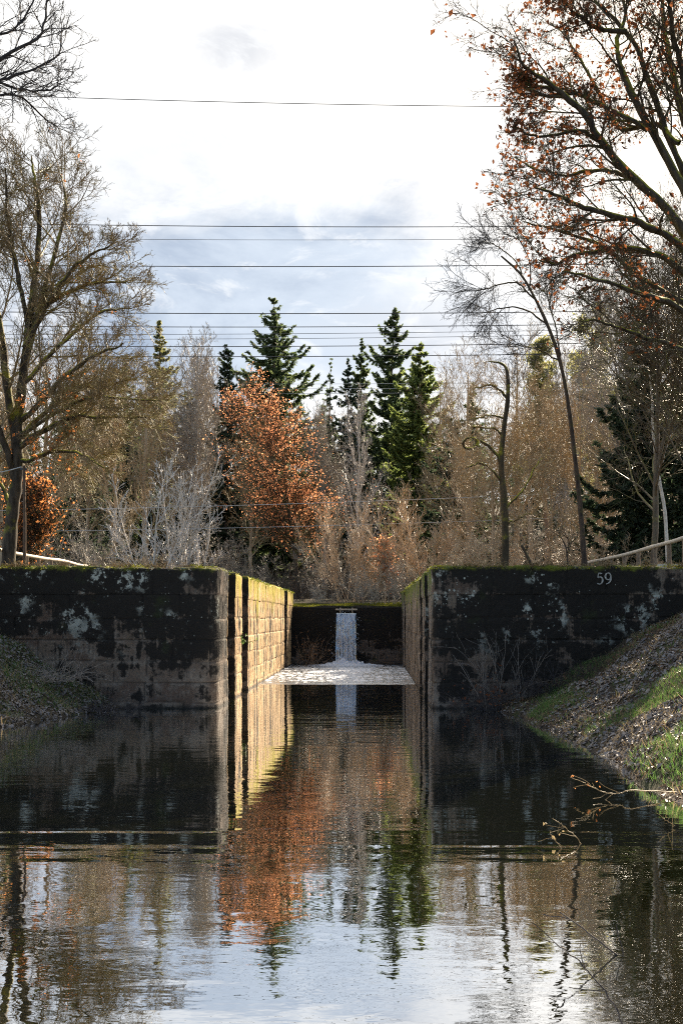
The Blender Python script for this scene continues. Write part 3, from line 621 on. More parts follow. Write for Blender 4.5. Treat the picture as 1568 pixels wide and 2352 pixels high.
# ------------------------------------------------------------------ tree builders
def put(root, name, gg, mat, smooth=False, kind=None):
    o = obj(name, gg, mat, root, smooth)
    if kind: o['kind'] = kind
    return o
def tree_levels(P, R, spec):
    """spec: list of dicts for sprout; returns list of (P,R) per level"""
    out = []
    for s_ in spec:
        s_ = dict(s_); k = s_.pop('k'); lf = s_.pop('lf', None); ln = s_.pop('ln', None)
        if lf is not None: ln = plen(P) * lf
        P, R = sprout(P, R, k, ln=ln, **s_); out.append((P, R))
    return out
def leaf_cards(P, size, spread, gg=None, shape='fold', m=0):
    N = len(P); gg = gg or G(); U = rdir(N); V = norm(np.cross(U, rdir(N)))
    s_ = size * np.clip(np.exp(rng.normal(size=N) * .4), .4, 2.0)[:, None]
    gg.cards(P + rng.normal(size=(N, 3)) * spread, U * s_, V * s_ * .6, m, shape); return gg
def ends(P, frac, last=3):
    Q = P[:, -last:].reshape(-1, 3); return Q[rng.random(len(Q)) < frac]

def spruce_mesh(H, half, nwh, lo=False, droop=.25, gap=.1, ragged=.35, base=.06, card=.15, dens=1.7, prof=.9, widen=2.6):
    trunk = G(); n = 14; z = np.linspace(0, H, n)
    TP = np.stack([vnoise(z, z * 0, .12, int(rng.integers(99))) * .5, vnoise(z, z * 0 + 5, .12, int(rng.integers(99))) * .5, z], 1)
    trunk.tubes(TP, np.linspace(H * .011, .015, n), 7)
    zz, az, L = [], [], []
    for i in range(nwh):
        t = base + (1 - base) * (i + rng.random() * .6) / nwh; k = 5 if lo else rng.integers(5, 9)
        fl = half * min(1, (1 - t) * widen) ** prof * rng.uniform(1 - ragged, 1.12)
        for j in range(k):
            if rng.random() < gap: continue
            zz.append(t * H + rng.normal() * .28); az.append(j * 2 * pi / k + rng.random() * 1.1 + i); L.append(max(.12, fl * (rng.uniform(.45, 1.1) if rng.random() < .8 else rng.uniform(1.1, 1.45))))
    zz, az, L = map(np.array, (zz, az, L)); M = len(zz); m = 7; t = np.linspace(0, 1, m)
    P = np.empty((M, m, 3)); hx = np.interp(zz, z, TP[:, 0]); hy = np.interp(zz, z, TP[:, 1])
    dz = -droop * np.sin(t * 2.2)[None] * L[:, None] * rng.uniform(.5, 1.5, M)[:, None] + .22 * t[None] ** 4 * L[:, None] + (.25 * (zz / H) ** 2)[:, None] * L[:, None] * t[None]
    P[..., 0] = hx[:, None] + np.cos(az)[:, None] * t * L[:, None]; P[..., 1] = hy[:, None] + np.sin(az)[:, None] * t * L[:, None]; P[..., 2] = zz[:, None] + dz
    br = G(); br.tubes(P, np.linspace(1, .25, m)[None] * (.012 + L * .009)[:, None], 3)
    # needle sprays: cards along side twigs that hang from the branches
    per = (np.maximum(3, L / (.20 if lo else .065)) * dens).astype(int)
    bi = np.repeat(np.arange(M), per); N = len(bi); u = rng.random(N) ** .75
    q = u * (m - 1) * .999; i = q.astype(int); f = (q - i)[:, None]
    B = P[bi, i] * (1 - f) + P[bi, i + 1] * f; T = norm(P[bi, i + 1] - P[bi, i])
    sidev = norm(np.cross(T, [0, 0, 1.])) * rng.choice([-1, 1], N)[:, None]
    ln = (.25 + .35 * (1 - u)) * np.clip(L[bi], .3, 1.6) * rng.uniform(.35, 1.0, N) * .75
    D = norm(sidev * rng.uniform(.2, 1, N)[:, None] + T * .7 + np.array([0, 0, -1]) * rng.uniform(0, .9, N)[:, None])
    nd = G(); ks = 2 if lo else 4
    for s_ in range(ks):
        c = B + D * (ln * (s_ + rng.random(N)) / ks)[:, None] + rng.normal(size=(N, 3)) * .04
        U = norm(D + rng.normal(size=(N, 3)) * .45) * (card * (1.5 if lo else 1) * rng.uniform(.6, 1.4, N))[:, None]
        V = norm(np.cross(U, rdir(N))) * (card * (.7 if lo else .42) * rng.uniform(.6, 1.3, N))[:, None]
        nd.cards(c, U, V, 0)
    return trunk, br, nd
def spruce(loc, H, half, nwh, label, needles=None, cat='spruce', name='spruce_tree', **kw):
    root = empty(name, loc, 0, label, cat, kw.pop('group', 'conifers along the edge of the wood'))
    tr, br, nd_ = spruce_mesh(H, half, nwh, **kw)
    put(root, 'trunk', tr, M_SPRUCEBARK, True); put(root, 'crown', br, M_SPRUCEBARK); o = put(root, 'needles', nd_, needles or M_NEEDLE); 
    return root

def bare_tree_g(H, r0, k1, L1, k2, k3, k4, ang=.75, up=.06, t0=.22, lean=.0, wig=.04, rmin=.006, fork=0):
    n = 18; t = np.linspace(0, 1, n)
    tp = np.stack([np.cumsum(rng.normal(size=n)) * wig * H / n + lean * H * t, np.cumsum(rng.normal(size=n)) * wig * H / n, t * H], 1)
    TP = tp[None]; TR = (r0 * (1 - t) ** .8 + .01)[None]
    if fork:
        fp, fr_ = sprout(TP, TR, fork, .15, .6, H * .62, .28, 18, .03, .05, .3, .7, .01); 
        TP = np.concatenate([TP, fp]); TR = np.concatenate([TR, fr_])
    lv = tree_levels(TP, TR, [dict(k=k1, ln=L1, t0=t0, t1=.97, ang=ang, n=8, jit=.09, up=up, taper=.62, rf=.42, rmin=rmin),
                              dict(k=k2, lf=.42, t0=.15, t1=.97, ang=.65, n=6, jit=.13, up=up * .7, taper=.4, rf=.5, rmin=rmin * .85),
                              dict(k=k3, lf=.5, t0=.12, t1=.98, ang=.65, n=5, jit=.16, up=up * .6, taper=.3, rf=.55, rmin=rmin * .7)] +
                             ([dict(k=k4, lf=.55, t0=.1, t1=.98, ang=.6, n=4, jit=.15, up=up * .5, taper=.3, rf=.6, rmin=rmin * .6)] if k4 else []))
    trunk = G().tubes(TP, TR, 7); br = G()
    for i, (P, R) in enumerate(lv): br.tubes(P, R, 5 if i == 0 else 3)
    return trunk, br, lv
def bush_g(H, stems, spread, k2, k3, k4=0, rmin=.006, r0=.03, base=.35, up=.07, ang=.42, jit=.09):
    n = 9; az = rng.random(stems) * 2 * pi; tilt = spread * np.sqrt(rng.random(stems)); t = np.linspace(0, 1, n)
    L = H * rng.uniform(.6, 1.05, stems) * (1 - .25 * tilt)
    d = np.stack([np.cos(az) * np.sin(tilt), np.sin(az) * np.sin(tilt), np.cos(tilt)], 1)
    P = np.empty((stems, n, 3)); P[:, 0] = np.stack([np.cos(az) * base * rng.random(stems), np.sin(az) * base * rng.random(stems), np.zeros(stems)], 1)
    for s_ in range(1, n):
        d = norm(d + rng.normal(size=(stems, 3)) * jit * .8 + [0, 0, up * .5]); P[:, s_] = P[:, s_ - 1] + d * (L / (n - 1))[:, None]
    R = r0 * rng.uniform(.6, 1.1, stems)[:, None] * (1 - t * .85)[None]
    lv = tree_levels(P, R, [dict(k=k2, lf=.34, t0=.12, t1=.97, ang=ang, n=6, jit=jit, up=up, taper=.45, rf=.55, rmin=rmin),
                            dict(k=k3, lf=.55, t0=.1, t1=.97, ang=ang, n=5, jit=jit * 1.2, up=up, taper=.3, rf=.6, rmin=rmin * .8)] +
                           ([dict(k=k4, lf=.55, t0=.1, t1=.97, ang=ang, n=4, jit=jit * 1.2, up=up, taper=.3, rf=.65, rmin=rmin * .65)] if k4 else []))
    st = G().tubes(P, R, 5); br = G()
    for P_, R_ in lv: br.tubes(P_, R_, 3)
    return st, br, lv
def gz(x, y): return float(height(x, y))
def base_at(px, Y): x = (px - VX) * Y / F; return (x, Y, gz(x, Y) - .05)
def hgt_to(py, Y): return EYE + (VY - py) * Y / F - 3.2

# ------------------------------------------------------------------ conifers of the wood edge
def sp(px, ytop, Y, halfpx, label, **kw):
    half = halfpx * Y / F; H = hgt_to(ytop, Y); b = base_at(px, Y)
    return spruce(b, H, half, kw.pop('nwh', int(H * 2.1)), label, **kw)
sp(626, 684, 95, 122, 'tallest spruce with a ragged crown, rising behind the rust red tree', ragged=.5, gap=.10, droop=.30, widen=3.0, dens=1.9)
sp(903, 708, 98, 90, 'tall spruce with a narrow tip beside the leaning green conifer', ragged=.55, gap=.12, droop=.30, widen=2.8, dens=1.9)
sp(960, 792, 88, 88, 'dense bright green conifer in front of the right tall spruce', needles=M_NEEDLE_LIT, ragged=.3, gap=.05, dens=2.4, prof=.7)
sp(829, 790, 100, 56, 'thin ragged spruce left of the right tall spruce', ragged=.5, gap=.22)
sp(800, 832, 94, 62, 'dark narrow spruce behind the silver twigged tree', needles=M_NEEDLE_DARK, dens=1.2)
sp(755, 832, 96, 40, 'small thin spruce with sparse boughs in the sky gap', ragged=.55, gap=.3, dens=.8)
sp(518, 788, 88, 66, 'dark slender spruce left of the tallest spruce', needles=M_NEEDLE_DARK, dens=1.5, gap=.04)
sp(366, 762, 104, 60, 'pale grey green spruce behind the left oak branches', needles=M_PINE, ragged=.35)
sp(290, 838, 98, 66, 'broad shaded spruce half hidden by the left oak branches', needles=M_NEEDLE, ragged=.35)
sp(1085, 880, 96, 50, 'short spruce behind the moss covered tree', needles=M_NEEDLE)
sp(1040, 960, 78, 70, 'dark low spruce between the two pale bushes and the mossy tree', needles=M_NEEDLE_DARK, dens=1.4, prof=.55)
sp(1480, 800, 52, 120, 'black green spruce at the right edge behind the birch trunk', needles=M_NEEDLE_DARK, dens=1.9, prof=.5, gap=.03, droop=.4)
sp(1590, 790, 50, 120, 'black green spruce cut by the right edge of the picture', needles=M_NEEDLE_DARK, dens=1.6, prof=.5)
sp(440, 900, 84, 60, 'dark spruce behind the white barked tree', needles=M_NEEDLE_DARK, dens=1.3)
sp(190, 960, 84, 90, 'broad dark spruce below the left oak branches', needles=M_NEEDLE_DARK, dens=1.3, prof=.6)

def pine(px, ytop, Y, halfpx, label, leanpx=0, clear=.45):
    H = hgt_to(ytop, Y); b = base_at(px, Y); root = empty('pine_tree', b, 0, label, 'pine', 'pines glowing against the light')
    n = 16; t = np.linspace(0, 1, n); TP = np.stack([leanpx * Y / F * t ** 1.3 + np.cumsum(rng.normal(size=n)) * .05, np.cumsum(rng.normal(size=n)) * .05, t * H], 1)
    R = H * .010 * (1 - t) ** .7 + .02
    put(root, 'trunk', G().tubes(TP, R, 8), M_PINEBARK, True)
    lv = tree_levels(TP[None], R[None], [dict(k=34, ln=halfpx * Y / F * 1.5, t0=clear, t1=.98, ang=1.25, n=7, jit=.12, up=.05, taper=.7, rf=.35, rmin=.012),
                                         dict(k=10, lf=.5, t0=.15, t1=.98, ang=.8, n=5, jit=.15, up=.06, taper=.3, rf=.5, rmin=.009)])
    br = G(); [br.tubes(P, R_, 3) for P, R_ in lv]; put(root, 'crown', br, M_PINEBARK)
    Q = np.repeat(ends(lv[1][0], .95, 4), 6, axis=0); N = len(Q); gg = G(); U = norm(rdir(N) + [0, 0, .3]); s_ = .16 * rng.uniform(.6, 1.3, N)[:, None]
    gg.cards(Q + U * .12 + rng.normal(size=(N, 3)) * .17, U * s_, norm(np.cross(U, rdir(N))) * s_ * .3); put(root, 'needles', gg, M_PINE)
pine(1258, 778, 80, 60, 'slim pine with a small bright crown left of the leaning trunk', -22, .5)
pine(1405, 715, 78, 75, 'tall pine with a bare reddish trunk right of the leaning tree', -55, .42)
pine(1385, 800, 84, 65, 'shorter pine beside the tall reddish pine', -40, .45)

# ------------------------------------------------------------------ bare trees: a few kinds, each copied
def proto_bare(name, mat, label, group, **kw):
    tr, br, lv = bare_tree_g(**kw); root = empty(name, (0, 0, 0), 0, label, 'bare tree', group)
    put(root, 'trunk', tr, mat, True); put(root, 'crown', br, mat); return root
GRP = 'leafless trees at the edge of the wood'
pA = proto_bare('bare_tree', M_BARE, '', GRP, H=10, r0=.14, k1=30, L1=4.4, k2=10, k3=6, k4=4, ang=.62, up=.09)
pB = proto_bare('bare_tree', M_GREYBARK, '', GRP, H=10, r0=.12, k1=34, L1=3.4, k2=9, k3=6, k4=4, ang=.55, up=.13, fork=2)
pS = proto_bare('bare_tree', M_SILVER, '', GRP, H=10, r0=.10, k1=32, L1=3.8, k2=9, k3=6, k4=3, ang=.62, up=.10, t0=.15)
pC = proto_bare('bare_tree', M_BARE, '', GRP, H=10, r0=.10, k1=30, L1=3.0, k2=9, k3=7, k4=4, ang=.7, up=.07, fork=1)
used = set()
def bt(p, px, ytop, Y, label, rz=None, wid=1.0):
    b = base_at(px, Y); H = hgt_to(ytop, Y); s_ = H / 10
    if id(p) not in used:
        used.add(id(p)); p.location = b; p.rotation_euler = (0, 0, rz or 0); p.scale = (s_ * wid, s_ * wid, s_); p['label'] = label; return p
    return dup(p, b, rz if rz is not None else rng.random() * 6.28, s_ * wid, label, GRP, s_)
bt(pB, 455, 800, 78, 'grey leafless tree between the pale spruce and the dark slender spruce')
bt(pS, 822, 925, 66, 'silver twigged leafless tree right of the rust red tree', 1.3, .8)
bt(pA, 335, 860, 74, 'fawn leafless tree behind the drooping tips of the left oak')
bt(pA, 1075, 850, 74, 'leafless tree with curling upper twigs left of the mossy tree', 2.1)
bt(pC, 1215, 860, 66, 'fawn leafless tree between the mossy tree and the leaning tree')
bt(pA, 1185, 810, 84, 'thin topped leafless tree rising over the mossy tree', 4.0)
bt(pC, 1330, 900, 62, 'tan leafless tree right behind the leaning tree', 2.2)
bt(pB, 1460, 640, 56, 'leafless tree with fine dark twigs left of the right oak trunk', .6, .9)
bt(pA, 1545, 600, 60, 'leafless tree behind the right oak limbs at the picture edge', 3.0, .9)
bt(pC, 265, 900, 68, 'yellowish leafless tree under the left oak branches', 3.3)
bt(pA, 105, 800, 64, 'leafless tree right behind the left oak trunk', 5.1)
bt(pC, 5, 820, 60, 'leafless tree at the left edge behind the oak', 1.1)
bt(pC, 575, 960, 80, 'leafless tree in shade left of the rust red crown', 4.4)
bt(pB, 745, 960, 84, 'pinkish leafless tree just right of the rust red crown', 2.6)
bt(pC, 1130, 930, 58, 'low leafless tree behind the mossy trunk', 5.2, 1.1)
bt(pB, 1290, 830, 72, 'leafless tree below the slim pine', 3.9, .9)
bt(pB, 1395, 900, 62, 'leafless tree left of the black green spruce', 1.9, .8)

pD = proto_bare('bare_tree', M_MIDTWIG, '', GRP, H=10, r0=.10, k1=32, L1=4.6, k2=10, k3=6, k4=2, ang=.85, up=.03, fork=2)
bt(pD, 1500, 590, 42, 'wide dark leafless tree below the limbs of the great right oak')
bt(pD, 1610, 480, 40, 'dark leafless tree cut by the right edge behind the great oak', 2.2)
bt(pC, 400, 930, 80, 'fawn leafless tree behind the white barked tree', 2.9)
bt(pA, 500, 880, 92, 'leafless tree between the pale spruce and the tallest spruce', .4, .9)
bt(pC, 200, 850, 76, 'fawn leafless tree seen through the left oak branches', 4.9)
bt(pA, 1010, 890, 86, 'leafless tree right of the bright green conifer', 3.4, .9)
bt(pC, 1080, 990, 60, 'slim tan leafless tree left of the mossy tree', 1.6, .8)
bt(pC, 1265, 960, 57, 'slim tan leafless tree left of the leaning trunk', 2.7, .9)
bt(pA, 1370, 1000, 56, 'low tan leafless tree right of the leaning trunk', 5.7)
# white barked cluster
def stems_tree(name, loc, H, stems, mat, label, cat, spread, k=(9, 7, 5), leaf=None, **kw):
    root = empty(name, loc, 0, label, cat); st, br, lv = bush_g(H, stems, spread, *k, **kw)
    put(root, 'trunk', st, mat, True); put(root, 'crown', br, mat); return root, lv
for px, yt, Y, n, lb in ((405, 975, 60, 5, 'white barked multi stemmed tree glowing in front of the dark wood'), (350, 1040, 58, 4, 'low white barked tree leaning left beside the taller white one'), (432, 1080, 63, 3, 'thin white stems right of the tall white barked tree')):
    stems_tree('birch_tree', base_at(px, Y), hgt_to(yt, Y), n, M_BIRCH, lb, 'birch', .42, (11, 6, 2), r0=.095, base=.7, ang=.6, rmin=.014, up=.05)

# ------------------------------------------------------------------ bushes
BG = 'leafless bushes behind the lock'
def proto_bush(mat, H, stems, spread, k, **kw):
    st, br, lv = bush_g(H, stems, spread, *k, **kw); root = empty('bare_bush', (0, 0, 0), 0, '', 'bush', BG)
    put(root, 'trunk', st, mat, True); put(root, 'crown', br, mat); return root  # trunk is the bundle of bush stems, crown their twigs
q1 = proto_bush(M_BUSH, 5, 16, .60, (11, 8, 3), base=.7, rmin=.0065, jit=.11, ang=.5)
q2 = proto_bush(M_BUSH, 5, 9, .75, (10, 9, 4), base=1.1, rmin=.0065, jit=.21, ang=.8, up=.04)
q3 = proto_bush(M_GREYBARK, 5, 10, .6, (10, 9, 4), base=.9, rmin=.0065, jit=.19, ang=.75, up=.05)
def bb(p, px, ytop, Y, label, rz=None, wid=1.0):
    b = base_at(px, Y); H = hgt_to(ytop, Y); s_ = H / 5
    if id(p) not in used:
        used.add(id(p)); p.location = b; p.scale = (s_ * wid, s_ * wid, s_); p['label'] = label; return p
    return dup(p, b, rz if rz is not None else rng.random() * 6.28, s_ * wid, label, BG, s_)
bb(q1, 965, 1075, 58, 'tall vase shaped bush of pale upright twigs above the weir, right of centre', wid=1.2)
bb(q1, 805, 1110, 60, 'pale upright bush above the waterfall notch', 1.0, .85)
bb(q2, 1060, 1130, 56, 'rounded tan bush left of the mossy tree foot', .5)
bb(q2, 1240, 1110, 54, 'wide glinting bush between the mossy tree and the leaning trunk', 2.0)
bb(q2, 1390, 1150, 52, 'glinting tan bush right of the leaning trunk', 3.0)
bb(q2, 1150, 1110, 60, 'tan bush right behind the mossy trunk', 2.5, 1.2)
bb(q3, 1310, 1090, 60, 'grey bush right behind the leaning trunk', 4.0)
bb(q3, 740, 1300, 56, 'grey bush at the foot of the rust red tree', 1.7)
bb(q3, 570, 1230, 60, 'grey brown bush in shade left of the rust red tree foot', 3.2)
bb(q3, 480, 1180, 64, 'grey brown bush right of the white barked tree', 5.0)
bb(q3, 260, 1180, 60, 'grey brown bush left of the white barked tree', 2.2)
bb(q3, 900, 1230, 54, 'low grey bush at the right end of the weir', 4.4)
bb(q2, 1010, 1210, 50, 'low tan bush rising behind the corner of the right wall', 1.2)
bb(q3, 160, 1130, 62, 'grey bush between the wooden pole and the dark wood', .7)
bb(q2, 1440, 1225, 50, 'tan bush at the foot of the black green spruce', 5.6)
bb(q3, 840, 1260, 53, 'low grey bush right behind the waterfall', 3.9)
bb(q3, 760, 1200, 64, 'grey bush right of the rust red trunk', .3)
bb(q2, 360, 1225, 54, 'tan scrub in front of the white barked tree', 3.6, 1.3)
bb(q2, 1530, 1245, 46, 'tan scrub behind the right handrail', 2.8)

# far wood and understorey: one mass each
def stuff_forest():
    tg, ng, bg_ = G(), G(), G(); protos = [spruce_mesh(24, 4.6, 28, lo=True, dens=2.0, gap=.02, prof=.7, droop=.3) for _ in range(3)]
    bprot = [bare_tree_g(20, .2, 22, 6, 6, 4, 0, .6, .1, rmin=.016) for _ in range(3)]
    for row, (Y, st) in enumerate(((101, 4.4), (109, 4.0), (118, 4.2), (129, 4.4), (142, 5))):
        for x in np.arange(-62, 66, st):
            X = x + rng.normal() * 1.2; y = Y + rng.normal() * 2.5; a = rng.random() * 6.28
            px = VX + X * F / y
            top = np.interp(px, [-900, 0, 250, 330, 470, 560, 700, 780, 860, 980, 1030, 1120, 1250, 1400, 1568, 2600], [780, 830, 880, 870, 880, 890, 910, 930, 880, 890, 930, 930, 900, 860, 800, 760])
            s_ = (EYE + (VY - top) * y / F - gz(X, y)) / 24 * rng.uniform(.78, 1.0)
            Rm = np.array([[math.cos(a), -math.sin(a), 0], [math.sin(a), math.cos(a), 0], [0, 0, 1]])
            off = np.array([X, y, gz(X, y) - .1])
            if rng.random() < .72:
                s_ = max(s_, .35); p = protos[rng.integers(3)]; tg.merge(p[0], Rm * s_, off); ng.merge(p[2], Rm * s_, off)
            else:
                p = bprot[rng.integers(3)]; bg_.merge(p[0], Rm * s_ * 1.15, off); bg_.merge(p[1], Rm * s_ * 1.15, off)
    g_ = G()
    for src, mi in ((tg, 0), (ng, 1), (bg_, 2)):
        V = np.concatenate(src.v); g_.v.append(V); [g_.fm.append((f + g_.n, mi)) for f, _ in src.fm]; g_.n += len(V)
    tag(obj('distant_forest', g_, [M_SPRUCEBARK, M_NEEDLE_DARK, M_BARE]), 'mixed dark wood massed behind the nearer trees', 'wood', kind='stuff')
stuff_forest()
def undergrowth():
    g_ = G(); n = 5200
    X = rng.uniform(-34, 34, n); Y = rng.uniform(54, 84, n); ok = ~((np.abs(X + 1) < 4) & (Y < 57)); X, Y = X[ok], Y[ok]; n = len(X)
    Z = height(X, Y); L = rng.uniform(.6, 3.0, n); d = norm(np.stack([rng.normal(size=n) * .3, rng.normal(size=n) * .3, np.ones(n)], 1)); m = 6
    P = np.empty((n, m, 3)); P[:, 0] = np.stack([X, Y, Z - .05], 1)
    for i in range(1, m): d = norm(d + rng.normal(size=(n, 3)) * .12); P[:, i] = P[:, i - 1] + d * (L / m)[:, None]
    R = np.linspace(.014, .006, m)[None] * np.ones((n, 1)); g_.tubes(P, R, 3)
    p2, r2 = sprout(P, R, 5, .2, .97, np.repeat(.8, n), .5, 4, .14, .05, .4, .7, .005); g_.tubes(p2, r2, 3)
    tag(obj('undergrowth', g_, M_BRUSH), 'tangle of leafless brown brush on the forest floor', 'undergrowth', kind='stuff')
undergrowth()

# ------------------------------------------------------------------ leafy trees
def limbs_tree(name, label, cat, Y0, limbs, spec, bark_m, twig_m, root_loc, leaf=None, group=None, trunk_n=3, depth=2.0, k=9):
    """limbs: list of (radius0, radius1, side depth, [(px,py)...]); each limb is a polyline standing at its own depth"""
    root = empty(name, root_loc, 0, label, cat, group); o_ = np.array(root_loc)
    Ps, Rs = [], []
    for i, (ra, rb, dy, pts) in enumerate(limbs):
        q = len(pts); P = np.array([at(px, py, Y0 + dy * (j / (q - 1)) ** 1.2) for j, (px, py) in enumerate(pts)])
        P = smoothline(P, 30) + np.cumsum(rng.normal(size=(30, 3)) * .018, 0) * (0 if i < trunk_n else 1)
        Ps.append(P - o_); Rs.append(np.linspace(1, 0, 30) ** .8 * (ra - rb) + rb)
    Ps, Rs = np.array(Ps), np.array(Rs)
    put(root, 'trunk', G().tubes(Ps[:trunk_n], Rs[:trunk_n] * (1 + .06 * rng.normal(size=Rs[:trunk_n].shape)), 10), bark_m, True)
    if len(limbs) > trunk_n: put(root, 'limbs', G().tubes(Ps[trunk_n:], Rs[trunk_n:] * (1 + .07 * rng.normal(size=Rs[trunk_n:].shape)), 8), bark_m, True)
    lv = tree_levels(Ps[0 if trunk_n > 1 else 1:], Rs[0 if trunk_n > 1 else 1:], spec); br = G()
    for i, (P, R) in enumerate(lv): br.tubes(P, R, 5 if i == 0 else 3)
    put(root, 'crown', br, twig_m)
    return root, lv
YO = 36.
oakL, lv = limbs_tree('oak_tree', 'big bare oak with mossy lower limbs and a few orange leaves above the left wall', 'oak', YO, [
    (.23, .12, .0, [(20, 1330), (22, 1260), (30, 1170), (42, 1080), (40, 1000), (50, 900), (58, 820)]),
    (.13, .02, 1., [(52, 860), (60, 740), (74, 600), (82, 490), (72, 410), (62, 362)]),
    (.15, .03, .8, [(38, 1010), (20, 900), (6, 790), (-18, 660), (-40, 500), (-55, 400)]),
    (.10, .02, -2., [(44, 965), (95, 905), (150, 850), (210, 808), (285, 778)]),
    (.10, .02, -3., [(42, 1030), (100, 990), (170, 958), (230, 962), (330, 958)]),
    (.09, .02, 2., [(46, 1010), (110, 935), (165, 885), (230, 880), (320, 862)]),
    (.11, .02, 1.5, [(55, 840), (96, 700), (128, 570), (152, 460), (140, 385)]),
    (.09, .02, -1., [(56, 800), (110, 700), (185, 605), (265, 560)]),
    (.09, .02, 2.5, [(58, 770), (120, 690), (205, 655), (295, 645)]),
    (.08, .02, -2.5, [(40, 1062), (90, 1056), (150, 1050), (205, 1062), (250, 1090)]),
    (.08, .02, 1., [(30, 1165), (8, 1115), (-20, 1050), (-60, 1000)]),
    (.11, .02, -1.5, [(36, 1100), (0, 960), (-30, 840), (-90, 760)]),
    (.08, .02, -1., [(62, 740), (40, 600), (20, 480), (25, 400)]),
    (.08, .02, 3., [(55, 880), (140, 790), (230, 720), (310, 705)]),
    (.07, .02, -3.5, [(44, 1000), (120, 945), (200, 905), (260, 900), (345, 905)]),
    ], [dict(k=17, lf=.38, t0=.16, t1=.98, ang=.72, n=9, jit=.12, up=.05, taper=.35, rf=.42, rmin=.010),
        dict(k=11, lf=.46, t0=.12, t1=.98, ang=.7, n=7, jit=.15, up=.04, taper=.3, rf=.5, rmin=.008),
        dict(k=8, lf=.5, t0=.1, t1=.98, ang=.7, n=5, jit=.16, up=.03, taper=.2, rf=.55, rmin=.0055),
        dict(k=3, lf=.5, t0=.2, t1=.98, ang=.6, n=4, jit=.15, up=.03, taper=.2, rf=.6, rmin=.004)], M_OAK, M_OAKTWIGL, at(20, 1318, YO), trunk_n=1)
Q = ends(lv[2][0], .03, 3); zc = Q[:, 2] + at(20, 1318, YO)[2]; keep = rng.random(len(Q)) < np.clip((10.5 - zc) / 5, .03, .8); Q = Q[keep & (np.abs(Q[:, 0]) < 2.6)]
o = put(oakL, 'leaves', leaf_cards(np.repeat(Q, 3, 0), .055, .07), M_ORANGELEAF)

# twigs of a tree standing left of the picture, reaching in at the upper left
YU = 22.
limbs_tree('ash_tree', 'bare dark twigs of a near tree reaching in at the upper left corner', 'bare tree', YU, [
    (.22, .10, 0, [(-420, 1330), (-410, 1000), (-400, 700), (-390, 420)]),
    (.05, .007, -1, [(-395, 520), (-250, 330), (-90, 200), (0, 145), (80, 95), (100, 10), (130, -60)]),
    (.045, .007, 1, [(-395, 480), (-220, 300), (-60, 190), (20, 150), (110, 105), (130, 40)]),
    (.04, .006, 0, [(-395, 560), (-200, 290), (-40, 185), (60, 200), (140, 200), (152, 165)]),
    (.04, .006, 2, [(-395, 620), (-200, 400), (-60, 250), (30, 215), (100, 262), (132, 282)]),
    (.04, .006, 1, [(-395, 470), (-250, 200), (-80, 80), (20, 60), (80, -20), (110, -80)]),
    ], [dict(k=22, ln=1.0, t0=.35, t1=.98, ang=.7, n=8, jit=.14, up=.0, taper=.35, rf=.5, rmin=.006),
        dict(k=6, lf=.5, t0=.15, t1=.98, ang=.7, n=6, jit=.17, up=.04, taper=.3, rf=.55, rmin=.0045),
        dict(k=4, lf=.5, t0=.1, t1=.98, ang=.7, n=5, jit=.17, up=.04, taper=.2, rf=.6, rmin=.003)], M_DARKTWIG, M_DARKTWIG, at(-420, 1300, YU), trunk_n=1)

